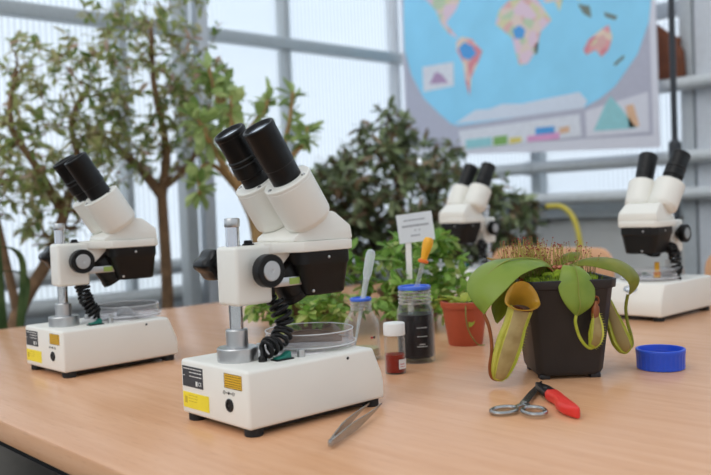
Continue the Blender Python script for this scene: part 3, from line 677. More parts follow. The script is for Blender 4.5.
# ------------------------------------------------------------------ pitcher plant in a square pot
PX, PY, PA = .900, .6085, -math.radians(41.5)
pl = thing('pitcher_plant', (PX, PY, T), PA, 'pitcher plant with sundew and moss in a square black plastic pot', 'potted plant')
def sq(h, z, c=.008): return [(-h + c, -h, z), (h - c, -h, z), (h, -h + c, z), (h, h - c, z), (h - c, h, z), (-h + c, h, z), (-h, h - c, z), (-h, -h + c, z)]
m = MB().loft([sq(.036, .004), sq(.0375, .005), sq(.0400, .010), sq(.0505, .110), sq(.0535, .111), sq(.0545, .1215), sq(.0520, .1215), sq(.0490, .108)], cap1=False)
pot = m.build('pot', 'pot_black', pl, bevel=.0008, seg=1); pot.location = (.005, -.006, 0); pot.scale = (1.03, 1.03, 1.0)
for sx in (-1, 1):
    for sy in (-1, 1): MB().box(sx * .030 - .006, sx * .030 + .006, sy * .030 - .006, sy * .030 + .006, 0, .006).build('pot_foot', 'pot_black', pot, bevel=.001)
MB().box(-.0485, .0485, -.0485, .0485, .095, .109).build('soil', 'soil', pl)
rng = random.Random(7)
def lump(m, c, r, mi=0, n=10, k=6, sq=.7):
    V = [(c[0], c[1], c[2] + r * sq)]; loops = []
    for j in range(1, k):
        a = PI * j / k
        loops.append([(c[0] + r * math.sin(a) * math.cos(2 * PI * i / n) * rng.uniform(.85, 1.15), c[1] + r * math.sin(a) * math.sin(2 * PI * i / n) * rng.uniform(.85, 1.15), c[2] + r * sq * math.cos(a)) for i in range(n)])
    m.loft(loops, mi)
ms = MB()
for i in range(70):
    x, y = rng.uniform(-.043, .043), rng.uniform(-.043, .043)
    lump(ms, (x, y, .1125 + rng.uniform(0, .009) + .010 * max(0, 1 - (x * x + y * y) / .002)), rng.uniform(.006, .011), rng.choice((0, 0, 1)), 7, 5)
for i in range(900):
    x, y = rng.uniform(-.045, .045), rng.uniform(-.046, .045); z = .117 + .012 * max(0, 1 - (x * x + y * y) / .002)
    d = Vector((rng.uniform(-1, 1), rng.uniform(-1, 1), rng.uniform(.6, 1.6))).normalized() * rng.uniform(.005, .010)
    ms.tube([(x, y, z - .003), (x + d.x, y + d.y, z + d.z)], [.0010, .0002], 3, rng.choice((0, 0, 1)), False)
tag(ms.build('moss', ['moss', 'moss_dark'], pl), kind='stuff')
# sundew: thin upright hairs with sticky red heads
hs = MB()
for i in range(330):
    k = rng.random()
    x = rng.gauss(-.030, .020) if k < .55 else rng.uniform(-.045, .050); y = rng.uniform(-.02, .045)
    x = max(-.062, min(.056, x)); h = rng.uniform(.015, .050) * (1 if k < .55 else .85)
    z = .122; dx, dy = rng.gauss(0, .005), rng.gauss(0, .005)
    hs.tube([(x, y, z), (x + dx * .4, y + dy * .4, z + h * .6), (x + dx, y + dy, z + h)], [.0005, .0004, .0003], 3, 0, False)
    lump(hs, (x + dx, y + dy, z + h), rng.uniform(.0007, .0013), 1, 5, 4, 1.)
    for q in range(2):
        zz = z + h * rng.uniform(.4, .95); lump(hs, (x + dx * .8 + rng.uniform(-.002, .002), y + dy * .8, zz), .0007, 1, 4, 3, 1.)
tag(hs.build('sundew_hairs', ['hair_stem', 'hair_red'], pl, ang=80), 'fine upright hairs tipped with red dots', kind='stuff')
mat('sundew_pink', (190, 110, 84), .5, var=.2)
for i in range(6):
    c = (rng.uniform(-.01, .012), rng.uniform(-.03, .0), .126); g = MB()
    for k in range(9):
        a = 2 * PI * k / 9; d = Vector((math.cos(a), math.sin(a), .9)) * .011
        g.tube([c, Vector(c) + d * .6, Vector(c) + d], [.0007, .0006, .0013], 4)
    g.build('sundew_rosette', 'sundew_pink', pl)

def blade_surface(name, rows, mats, parent, thick=.0009, mids=True):
    """rows: list of cross-sections, each a list of points from one edge over the midrib to the other"""
    n = len(rows[0]); m = MB(); V = [p for r in rows for p in r]
    F = [(i * n + j, i * n + j + 1, (i + 1) * n + j + 1, (i + 1) * n + j) for i in range(len(rows) - 1) for j in range(n - 1)]
    ob = m.add(V, F).build(name, mats, parent, ang=80)
    md = ob.modifiers.new('thickness', 'SOLIDIFY'); md.thickness = thick; md.offset = 0
    sb = ob.modifiers.new('smooth', 'SUBSURF'); sb.levels = 1; sb.render_levels = 1
    return ob
def leaf_strip(name, edgeA, edgeB, bulge, mats, parent, n=14, k=7):
    A = smooth_path(edgeA, 6); B = smooth_path(edgeB, 6); rows = []
    for i in range(n + 1):
        t = i / n
        a = A[min(len(A) - 1, int(round(t * (len(A) - 1))))]; b = B[min(len(B) - 1, int(round(t * (len(B) - 1))))]
        row = []
        for j in range(k):
            q = j / (k - 1); p = a.lerp(b, q) + Vector(bulge) * (math.sin(PI * q)) * math.sin(PI * min(1, max(.0, t)))
            row.append(tuple(p))
        rows.append(row)
    return blade_surface(name, rows, mats, parent)
# left leaf: arches out of the pot, one half folding towards the camera
L1 = leaf_strip('leaf', [(-.004, -.004, .132), (-.017, -.006, .1415), (-.049, -.008, .146), (-.083, -.016, .146), (-.107, -.030, .135), (-.120, -.046, .118), (-.115, -.062, .101), (-.103, -.070, .087)],
           [(-.004, -.012, .130), (-.022, -.046, .1385), (-.041, -.062, .136), (-.059, -.072, .130), (-.073, -.079, .119), (-.086, -.083, .108), (-.097, -.081, .097), (-.103, -.072, .086)], (0, -.002, .008), 'nep_leaf', pl)
MB().tube(smooth_path([(-.004, -.008, .1335), (-.030, -.030, .1465), (-.064, -.044, .1480), (-.094, -.056, .132), (-.106, -.064, .108), (-.103, -.071, .087)]), [.0010] * 31, 6).build('midrib', 'nep_vein', L1)
# front leaf
L2 = leaf_strip('leaf', [(.004, -.030, .133), (-.003, -.050, .1395), (-.010, -.059, .124), (-.012, -.062, .110), (-.006, -.066, .094), (.006, -.066, .080)],
           [(.010, -.030, .134), (.018, -.050, .1370), (.029, -.058, .124), (.033, -.061, .108), (.028, -.066, .091), (.009, -.066, .079)], (0, -.008, .0), 'nep_leaf', pl)
MB().tube(smooth_path([(.007, -.032, .1345), (.009, -.0575, .1395), (.0105, -.0675, .122), (.0100, -.0705, .106), (.0105, -.0735, .092), (.0078, -.0670, .079)]), .0008, 6).build('midrib', 'nep_vein', L2)
# right leaf: folded down at its outer end
L3 = leaf_strip('leaf', [(.016, -.006, .131), (.030, -.004, .141), (.060, .006, .1430), (.088, .006, .1375), (.105, -.002, .122), (.104, -.010, .108), (.092, -.012, .096)],
           [(.016, -.014, .130), (.030, -.026, .136), (.054, -.038, .130), (.070, -.036, .124), (.083, -.030, .113), (.087, -.022, .103), (.0885, -.014, .095)], (0, -.002, .006), 'nep_leaf_dark', pl)
L4 = leaf_strip('leaf', [(.000, .004, .130), (.006, .010, .142), (.020, .014, .149), (.036, .016, .150)], [(.002, -.002, .130), (.014, -.006, .138), (.028, -.008, .142), (.038, .014, .149)], (0, 0, .004), 'nep_leaf_dark', pl)
L5 = leaf_strip('leaf', [(-.058, -.040, .122), (-.078, -.044, .114), (-.090, -.048, .094), (-.086, -.050, .074)], [(-.058, -.048, .112), (-.066, -.050, .098), (-.074, -.052, .082), (-.084, -.052, .072)], (0, .006, 0), 'nep_leaf_dark', pl)
L6 = leaf_strip('leaf', [(-.03, .02, .13), (-.052, .03, .142), (-.068, .036, .144), (-.08, .03, .147)], [(-.03, .012, .13), (-.05, .014, .138), (-.066, .018, .139), (-.08, .028, .146)], (0, 0, .003), 'pitcher_lip', pl)

def pitcher(axis, radii, parent, side, lip=True, lidpts=None, tan=True, wing=.0035, lipr=1.25, redtop=False, teeth=26):
    """a hanging pitcher: lime body, tan stripe, two fringed wings, flared lip"""
    P = smooth_path(axis, 5); n = len(P); rs = [float(q) for q in np.interp(np.linspace(0, 1, n), np.linspace(0, 1, len(radii)), radii)]
    body = MB(); loops = []; sidev = Vector(side).normalized(); fr = []
    for i in range(n):
        d = (P[min(n - 1, i + 1)] - P[max(0, i - 1)]).normalized(); x = (sidev - d * sidev.dot(d)).normalized(); y = d.cross(x); fr.append((d, x, y))
        loops.append([tuple(P[i] + rs[i] * (math.cos(2 * PI * k / 20) * x + .82 * math.sin(2 * PI * k / 20) * y)) for k in range(20)])
    k0 = len(body.v); body.loft(loops, 0, True, False)
    front = 1 if Vector((0, -1, 0)).dot(fr[n // 2][2]) > 0 else -1
    # the stripe faces the front: faces whose angle is within +-50 degrees of the front
    fi = 0
    for s in range(n - 1):
        for k in range(20):
            a = 2 * PI * (k + .5) / 20
            if tan and front * math.sin(a) > .80 and s > 1: body.m[fi] = 1
            fi += 1
    bo = body.build('pitcher', ['pitcher_lime', 'pitcher_tan' if not redtop else 'pitcher_lime'], parent, ang=80)
    for sg in (-1, 1):
        wg = MB(); A = []
        for i in range(1, n - 2):
            d, x, y = fr[i]; a = PI / 2 - sg * .72
            rad = math.cos(a) * x + .82 * front * math.sin(a) * y
            p = P[i] + rs[i] * .97 * rad; out = (x * sg + front * y * .35).normalized()
            ww = wing * math.sin(PI * min(1, max(.08, i / n)))
            A.append((p, out, ww))
        V = []
        for p, out, ww in A: V += [tuple(p), tuple(p + out * ww), tuple(p + out * ww * 1.0 + Vector((0, .0006, 0))), tuple(p + Vector((0, .0006, 0)))]
        F = []
        for i in range(len(A) - 1):
            for j in range(4): F.append((i * 4 + j, i * 4 + (j + 1) % 4, (i + 1) * 4 + (j + 1) % 4, (i + 1) * 4 + j))
        wg.add(V, F)
        for q in range(teeth):
            t = q / teeth * (len(A) - 1); i = int(t); p, out, ww = A[i]; p2 = A[min(i + 1, len(A) - 1)][0]; p = p.lerp(p2, t - i)
            wg.tube([p + out * ww * .9, p + out * (ww + .0028)], [.0004, .0001], 3, 0, False)
        wg.build('wing', 'pitcher_lime' if not redtop else 'pitcher_red', bo, ang=60)
    d, x, y = fr[-1]; top = P[-1]; R = rs[-1]
    inner = MB().lathe([(R * .96, 0), (R * .75, -.004), (R * .3, -.008)], 20, axis_m(top, d)).build('throat', 'pitcher_inside', bo)
    return bo, P[-1], fr[-1], R
# big left pitcher
MB().tube(smooth_path([(-.103, -.071, .087), (-.0975, -.073, .070), (-.0955, -.073, .046), (-.0985, -.072, .024), (-.0965, -.071, .012), (-.090, -.071, .0085)]), .0021, 10).build('tendril', 'pitcher_red', pl)
b1, top, fr1, R = pitcher([(-.0915, -.071, .0085), (-.086, -.073, .020), (-.0775, -.0745, .045), (-.0695, -.0755, .068), (-.0605, -.0755, .093)], [.0040, .0110, .0150, .0158, .0140, .0150], pl, (1, 0, .3))
# the flared orange lip and hood of the big pitcher
def lip_of(parent, top, d, rx, ry, flare, mname, tilt):
    m = MB(); n = 28; loops = []
    dd = Vector(d).normalized(); x = Vector((1, 0, .15)); x = (x - dd * x.dot(dd)).normalized(); y = dd.cross(x)
    for k, (sc, hz) in enumerate(((1.0, -.003), (1.06, .002), (1.30, .006), (1.45, .0065), (1.38, .0078), (1.10, .0050), (.92, .0), (.85, -.006))):
        lp = []
        for i in range(n):
            a = 2 * PI * i / n; up_ = max(0, math.sin(a)) ; rise = up_ ** 1.4 * flare * (1 if k in (2, 3, 4, 5) else .35 if k == 1 else 0) * (sc / 1.45)
            p = top + x * rx * sc * math.cos(a) + y * ry * sc * math.sin(a) + dd * (hz + rise)
            lp.append(tuple(p))
        loops.append(lp)
    m.loft(loops, 0, False, False); return m.build('lip', mname, parent, ang=80)
lip_of(b1, top + Vector((.001, 0, .002)), (.10, -.62, .95), .0148, .0115, .018, 'pitcher_lip', 0)
MB().tube(smooth_path([(-.0560, -.062, .124), (-.058, -.058, .130), (-.054, -.054, .136), (-.047, -.056, .138)]), [.004, .0028, .002, .0012] + [.0010] * 15, 8).build('hood_stalk', 'pitcher_red', b1)
# small front pitcher
MB().tube(smooth_path([(.0075, -.066, .080), (.006, -.067, .072), (.0095, -.067, .057), (.0155, -.067, .046), (.0225, -.067, .0405), (.029, -.067, .043)]), .0019, 10).build('tendril', 'pitcher_lime', pl)
b2, top, f2, R = pitcher([(.0240, -.066, .0415), (.0290, -.066, .050), (.0310, -.0655, .062), (.0315, -.0650, .076), (.0315, -.0630, .085)], [.0035, .0080, .0092, .0076, .0042, .0040], pl, (1, 0, 0), tan=True, wing=.0022, redtop=False, teeth=16)
MB().lathe([(.0046, -.010), (.0050, 0), (.0044, .004), (.0026, .0065), (.0020, .011)], 16, axis_m(top, (.1, .15, 1))).build('hood', 'pitcher_red', b2)
ringp = [(.0325 + .0036 * math.cos(2 * PI * i / 16), -.0625, .0965 + .0046 * math.sin(2 * PI * i / 16)) for i in range(17)]
MB().tube(ringp, .0012, 8).build('spur', 'pitcher_red', b2)
# right pitcher
MB().tube(smooth_path([(.0885, -.012, .096), (.0855, -.012, .080), (.0862, -.014, .062), (.0890, -.018, .046), (.0885, -.022, .034), (.080, -.026, .028)]), .0020, 10).build('tendril', 'nep_leaf_dark', pl)
b3, top, f3, R = pitcher([(.0830, -.026, .0275), (.0775, -.025, .034), (.0725, -.022, .046), (.0670, -.018, .066), (.0600, -.012, .088)], [.0045, .0105, .0125, .0115, .0090, .0080], pl, (1, 0, .4), wing=.003, teeth=18)

# small terracotta pot with a flytrap-like rosette
tp = thing('potted_flytrap', (1.001, .8425, T), 0, 'small terracotta coloured plastic pot with a yellow green rosette', 'potted plant')
tpot = MB().lathe([(.020, .0), (.0255, .0), (.0265, .002), (.0345, .058), (.0372, .0585), (.0378, .0675), (.0350, .0680), (.0335, .060), (.003, .0595)], 40).build('pot', 'terracotta', tp, ang=40)
MB().lathe([(.0333, .055), (.0333, .062), (.02, .0645), (.002, .0655)], 24).build('soil', 'soil', tp)

# ------------------------------------------------------------------ leaves and branching plants
def leaf_mesh(name, mname, wd=.4, curl=.2, fold=.12, obov=0.):
    st = [0, .18, .42, .68, .88, 1]
    V = [(0, 0, 0)]
    for t in st[1:-1]:
        h = wd / 2 * math.sin(PI * t ** (1 + obov)) ** .8; z = -curl * t * t
        V += [(t, -h, z + fold * h), (t, 0, z), (t, h, z + fold * h)]
    V.append((1, 0, -curl)); n = len(V) - 1; F = [(0, 2, 1), (0, 3, 2)]
    for i in range(len(st) - 3):
        a = 1 + i * 3; F += [(a, a + 1, a + 4, a + 3), (a + 1, a + 2, a + 5, a + 4)]
    a = n - 3; F += [(a, a + 1, n), (a + 1, a + 2, n)]
    me = bpy.data.meshes.new(name); me.from_pydata(V, [], F); me.materials.append(MATS[mname])
    me.polygons.foreach_set('use_smooth', [True] * len(F)); return me
def put_leaves(parent, items, meshes, limit=300, name='leaf'):
    """items: (matrix, kind); the nearest ones are objects, the rest one mesh"""
    for M, k in items[:limit]:
        o = bpy.data.objects.new(name, meshes[k]); col.objects.link(o); o.parent = parent; o.matrix_local = M
    rest = items[limit:]
    if rest:
        V, F, mi, off = [], [], [], 0
        for M, k in rest:
            me = meshes[k]; vs = [M @ v.co for v in me.vertices]; V += [tuple(v) for v in vs]
            for p in me.polygons: F.append(tuple(i + off for i in p.vertices)); mi.append(k)
            off += len(vs)
        me = bpy.data.meshes.new('foliage'); me.from_pydata(V, [], F)
        for q in meshes: me.materials.append(q.materials[0])
        me.polygons.foreach_set('material_index', mi); me.polygons.foreach_set('use_smooth', [True] * len(F))
        o = bpy.data.objects.new('foliage', me); col.objects.link(o); o.parent = parent; o['kind'] = 'stuff'
def in_ell(rng, e):
    cx, cy, cz, rx, ry, rz = e
    while True:
        p = [rng.uniform(-1, 1) for _ in range(3)]; q = sum(a * a for a in p)
        if q <= 1 and q > .12: return Vector((cx + p[0] * rx, cy + p[1] * ry, cz + p[2] * rz))
def grow(rng, trunk_paths, ells, n, r0, sag=.04):
    """trunks, then twigs reaching out to points of the crown from the nearest wood"""
    m = MB(); nodes = []
    for path, ra, rb in trunk_paths:
        P = smooth_path(path, 5); m.tube(P, [float(q) for q in np.linspace(ra, rb, len(P))], 8); nodes += [(p, max(rb, .004)) for p in P[len(P) // 2:]]
    tg = []
    tot = sum(e[6] for e in ells)
    for e in ells: tg += [in_ell(rng, e[:6]) for _ in range(int(n * e[6] / tot))]
    base = [p for p, _ in nodes]
    tg.sort(key=lambda t: min((t - b).length for b in base))
    twigs = []
    for t in tg:
        best = min(nodes, key=lambda q: (q[0] - t).length + .5 * max(0, q[0].z - t.z)); p, r = best
        d = (t - p).length
        mid = p.lerp(t, .5) + Vector((rng.uniform(-1, 1), rng.uniform(-1, 1), rng.uniform(-.2, 1))) * d * .14
        rr = max(r0, r * .72); pts = smooth_path([p, mid, t], 4)
        m.tube(pts, [float(q) for q in np.linspace(rr, max(r0 * .6, rr * .5), len(pts))], 5)
        nodes += [(mid, rr * .8), (t, max(r0 * .7, rr * .55))]; twigs.append(pts)
    return m, twigs
CAMP = Vector((0, 0, T + .2179))
def leafy_plant(root, rng, trunks, ells, n, r0, bark, meshes, per, size, weights, droop=.2, limit=300, spread=1., zmin=None):
    m, twigs = grow(rng, trunks, ells, n, r0); m.build('branches', bark, root, ang=60)
    items = []
    for pts in twigs:
        for k in range(per):
            t = rng.uniform(.3, 1.0) if k else 1.0; i = min(len(pts) - 2, int(t * (len(pts) - 1))); p = pts[i].lerp(pts[i + 1], t * (len(pts) - 1) - i)
            tw = (pts[-1] - pts[0]).normalized()
            d = tw * .5 + Vector((rng.gauss(0, 1), rng.gauss(0, 1), rng.gauss(.1, .7) - droop)).normalized() * spread
            s = size * rng.uniform(.65, 1.25)
            if zmin is not None:
                d = d.normalized(); low = p.z + min(0, d.z) * s - .25 * s
                if low < zmin: p = p + Vector((0, 0, zmin - low))
            kk = rng.choices(range(len(meshes)), weights)[0]
            items.append((frame(p, d, Vector((rng.gauss(0, .5), rng.gauss(0, .5), 1)), s), kk))
    base = root.location
    items.sort(key=lambda q: (q[0].translation + base - CAMP).length - 2 * q[0].to_scale()[0])
    put_leaves(root, items, meshes, limit)
def planter(root, r, h, m='planter'):
    MB().lathe([(r * .72, 0), (r * .75, .004), (r * .97, h * .93), (r * 1.04, h * .94), (r * 1.04, h), (r * .95, h), (r * .92, h * .9), (.01, h * .9)], 32).build('pot', m, root, ang=40)
    MB().lathe([(r * .915, h * .88), (r * .915, h * .915), (.02, h * .93)], 24).build('soil', 'soil', root)

rng = random.Random(21)
treem = [leaf_mesh('leaf_a', 'tree_a', .34, .18), leaf_mesh('leaf_b', 'tree_b', .30, .3), leaf_mesh('leaf_c', 'tree_c', .38, .1), leaf_mesh('blossom', 'tree_pink', .5, .2)]
t1 = thing('small_tree', (1.33, 2.3, 0), 0, 'small leaved tree with forked brown trunk between the two left microscopes', 'tree', 'trees at the window')
planter(t1, .17, .30)
Z = T
leafy_plant(t1, rng, [([(0, 0, .26), (-.01, .02, Z - .25), (-.008, 0, Z - .03), (-.012, 0, Z + .30)], .024, .016), ([(-.012, 0, Z + .28), (-.06, .03, Z + .36), (-.12, .04, Z + .42), (-.19, .02, Z + .46)], .017, .007), ([(-.012, 0, Z + .28), (.0, -.02, Z + .42), (-.02, 0, Z + .62), (-.02, .0, Z + .8)], .017, .006), ([(-.012, 0, Z + .3), (.06, .02, Z + .34), (.12, .02, Z + .40), (.16, 0, Z + .52)], .013, .006)],
            [(-.03, 0, Z + .62, .26, .2, .22, 6), (.10, 0, Z + .52, .18, .16, .16, 3), (-.16, 0, Z + .46, .14, .16, .12, 2), (-.02, 0, Z + .84, .26, .18, .12, 2.5), (.0, 0, Z + .36, .16, .12, .06, .6)], 340, .0014, 'bark_tree', treem, 7, .034, (5, 4, 3, .8), .25)
t2 = thing('small_tree', (.93, 2.3, 0), 0, 'small leaved tree with leaning trunk at the left edge of the picture', 'tree', 'trees at the window')
planter(t2, .17, .30)
leafy_plant(t2, rng, [([(-.06, 0, .26), (-.08, .02, Z - .2), (-.07, 0, Z - .04), (.03, 0, Z + .12), (.10, 0, Z + .30)], .028, .014), ([(.09, 0, Z + .28), (.14, .03, Z + .38), (.13, .04, Z + .5), (.18, .02, Z + .6)], .014, .006), ([(.07, 0, Z + .24), (.0, -.02, Z + .36), (-.06, 0, Z + .48), (-.04, .0, Z + .62)], .014, .006), ([(-.07, 0, Z - .02), (-.10, .0, Z + .16), (-.12, 0, Z + .3)], .014, .008)],
            [(.04, 0, Z + .42, .24, .2, .20, 6), (.10, 0, Z + .60, .20, .18, .18, 3.5), (-.10, 0, Z + .36, .16, .18, .20, 3), (.06, 0, Z + .22, .14, .16, .10, 1.5)], 340, .0014, 'bark_tree', treem, 7, .034, (5, 4, 3, .6), .25)

jadem = [leaf_mesh('leaf_a', 'jade_a', .46, .10, .2, .35), leaf_mesh('leaf_b', 'jade_b', .42, .15, .2, .35)]
jd = thing('succulent_shrub', (1.39, 1.95, 0), 0, 'round leaved succulent shrub rising behind the nearest microscope eyepieces', 'shrub')
planter(jd, .15, .28, 'terracotta')
rng = random.Random(4)
m = MB(); tips = []
for path, ra, rb in (([(.02, 0, .24), (.03, 0, Z - .1), (.027, 0, Z + .164), (-.015, 0, Z + .28), (-.03, 0, Z + .40)], .024, .014), ([(-.015, 0, Z + .27), (-.10, -.01, Z + .36), (-.14, 0, Z + .44)], .011, .006), ([(-.03, 0, Z + .38), (-.05, .02, Z + .47), (-.04, .03, Z + .54)], .011, .006), ([(-.03, 0, Z + .38), (.03, -.03, Z + .45), (.07, -.03, Z + .50)], .011, .006), ([(.01, 0, Z + .22), (.09, -.02, Z + .34), (.16, 0, Z + .44), (.18, 0, Z + .52)], .011, .005),
                      ([(-.10, -.01, Z + .36), (-.16, -.05, Z + .40), (-.20, -.06, Z + .45)], .008, .005), ([(.09, -.02, Z + .34), (.15, -.06, Z + .38), (.18, -.06, Z + .43)], .008, .005), ([(-.03, 0, Z + .36), (-.09, -.07, Z + .40), (-.10, -.09, Z + .5)], .008, .005), ([(-.015, 0, Z + .26), (-.09, .02, Z + .34), (-.15, .0, Z + .33), (-.17, -.02, Z + .27)], .008, .005), ([(-.03, 0, Z + .38), (-.09, .0, Z + .50), (-.11, 0, Z + .56)], .008, .005)):
    path = [(x, y, z if z < Z + .3 else Z + .3 + (z - Z - .3) * 1.22) for x, y, z in path]
    P = smooth_path(path, 5); m.tube(P, [float(q) for q in np.linspace(ra, rb, len(P))], 8); tips.append(P)
m.build('branches', 'bark_jade', jd, ang=60)
items = []
for P in tips[1:]:
    for k in range(27):
        t = 1 - abs(rng.gauss(0, .30)); t = max(.3, t); i = min(len(P) - 2, int(t * (len(P) - 1))); p = P[i]
        d = Vector((rng.gauss(0, 1), rng.gauss(0, 1), rng.gauss(.2, .9)))
        items.append((frame(p, d, Vector((rng.gauss(0, .4), rng.gauss(0, .4), 1)), rng.uniform(.045, .072)), rng.choice((0, 0, 1))))
put_leaves(jd, items, jadem)

bushm = [leaf_mesh('leaf_a', 'bush_a', .42, .2), leaf_mesh('leaf_b', 'bush_b', .40, .25), leaf_mesh('leaf_c', 'bush_c', .42, .15)]
bs = thing('dark_bush', (2.27, 2.2, 0), 0, 'dense dark leaved bush standing below the map', 'bush')
planter(bs, .19, .32)
rng = random.Random(33)
leafy_plant(bs, rng, [([(0, 0, .28), (.02, 0, Z - .2), (0, 0, Z + .1)], .02, .01), ([(0, 0, Z - .1), (-.12, .05, Z + .1), (-.15, .05, Z + .25)], .012, .006), ([(0, 0, Z - .05), (.1, -.06, Z + .12), (.12, -.08, Z + .3)], .012, .006), ([(0, 0, Z + .05), (-.03, .0, Z + .4), (-.05, 0, Z + .58)], .010, .003)],
            [(-.02, .0, Z + .25, .36, .36, .25, 9), (.22, -.26, Z + .14, .18, .18, .18, 3), (-.06, 0, Z + .50, .10, .10, .10, .6), (-.18, .15, Z + .22, .2, .2, .2, 3), (-.16, .14, Z + .02, .2, .2, .2, 1.5)], 720, .0016, 'bark_dark', bushm, 8, .048, (5, 3, 3), .25)

lowm = [leaf_mesh('leaf_a', 'low_a', .5, .2), leaf_mesh('leaf_b', 'low_b', .46, .25), leaf_mesh('leaf_c', 'low_c', .5, .2)]
for k, (px, py, lb, n, sd) in enumerate(((.985, 1.215, 'leafy green potted plant behind the nearest microscope base', 76, 5), (1.135, 1.085, 'leafy green potted plant behind the bottles, holding the white name card', 70, 9))):
    lp = thing('leafy_plant', (px, py, T), 0, lb, 'potted plant', 'leafy plants in the middle of the table')
    MB().lathe([(.045, 0), (.048, .002), (.058, .055), (.062, .056), (.062, .064), (.056, .064), (.054, .056), (.003, .055)], 32).build('pot', 'planter_brown', lp, ang=40)
    MB().lathe([(.0535, .053), (.0535, .057), (.02, .060)], 24).build('soil', 'soil', lp)
    rng = random.Random(sd)
    tr = [([(0, 0, .055), (.01 * math.cos(a), .01 * math.sin(a), .07), (.035 * math.cos(a), .035 * math.sin(a), .10 + .02 * math.sin(3 * a))], .0025, .0015) for a in (0, 1.2, 2.4, 3.6, 4.9)]
    leafy_plant(lp, rng, tr, [(0, 0, .105, .115, .115, .065, 6), (-.06, -.06, .052, .11, .11, .040, 5)] + ([(-.02, .02, .15, .05, .05, .02, 1), (-.065, .025, .055, .07, .07, .042, 2.5)] if k == 0 else [(.02, -.02, .14, .07, .07, .03, 1.5)]), int(n * 2.4), .0009, 'stem_green', lowm, 6, .025, (5, 3, 2), .15, zmin=.004)
# rosette of the terracotta pot
flm = [leaf_mesh('leaf_a', 'fly_green', .45, .35, .2), leaf_mesh('leaf_b', 'low_a', .4, .3, .2)]
rng = random.Random(2); items = []
for k in range(16):
    a = 2 * PI * k / 16 * 2.4; d = Vector((math.cos(a), math.sin(a), rng.uniform(.15, .9)))
    items.append((frame((.008 * math.cos(a), .008 * math.sin(a), .064), d, (0, 0, 1), rng.uniform(.022, .042)), rng.choice((0, 0, 1))))
items.append((frame((-.022, -.026, .030), (.5, -.2, .9), (-1, -1, .3), .020), 0))
put_leaves(tp, items, flm)
MB().tube(smooth_path([(-.028, -.026, .064), (-.033, -.030, .045), (-.030, -.033, .025), (-.020, -.040, .006), (-.010, -.046, .004)]), .0009, 6).build('runner', 'stem_green', tp)

# strap leaved plant at the left edge
sp_ = thing('strap_plant', (.74, 2.02, 0), 0, 'strap leaved plant at the left edge behind the left microscope', 'potted plant')
planter(sp_, .11, .5)
rng = random.Random(12)
for k, (dx, dy, hz, rx) in enumerate(((-.06, -.02, .36, .12), (.02, -.04, .16, .10), (-.10, .02, .24, .14), (-.02, .03, .44, .10), (.05, .02, .10, .12), (-.12, -.05, .10, .16))):
    P = smooth_path([(0, 0, .46), (dx * .5, dy * .5, Z - .05), (dx, dy, Z + hz * .75), (dx - rx * .6, dy - .02, Z + hz), (dx - rx * 1.3, dy - .04, Z + hz * .8)], 5); rows = []
    for i, p in enumerate(P):
        t = i / (len(P) - 1); h = .006 * math.sin(PI * min(1, .15 + t * .85)) + .001; rows.append([(p.x + h, p.y - h * .6, p.z + .003), (p.x, p.y, p.z), (p.x - h, p.y + h * .6, p.z + .003)])
    blade_surface('strap_leaf', rows, 'strap_green', sp_)

# white name card in the leafy plant
sg = thing('name_card', (1.062, .9925, T), -.745 - .02, 'white plant name card on a white stake with grey print', 'sign')
MB().box(-.0310, .0310, -.0008, .0008, .156, .206).build('card', 'card_white', sg)
MB().box(-.022, -.012, .0009, .0025, .0, .160).build('stake', 'white_cap', sg)
g = MB(); rng = random.Random(6)
def cline(x0, x1, z, h):
    x = x0
    while x < x1 - .001:
        wd = min(rng.uniform(.003, .007), x1 - x); g.box(x, x + wd, -.0011, -.0009, z - h / 2, z + h / 2); x += wd + .0008
cline(-.019, .018, .1945, .0022); cline(-.023, .023, .1845, .0032); cline(-.002, .000, .1765, .003); cline(.005, .007, .1765, .003); cline(-.010, .006, .1675, .0026)
lt = g.build('lettering', 'print_grey', sg, smooth=False)
for q in sg.children:
    if q.name.split('.')[0] in ('card', 'lettering'): q.rotation_euler = (0, -.10, 0); q.location = (.0145, 0, 0)

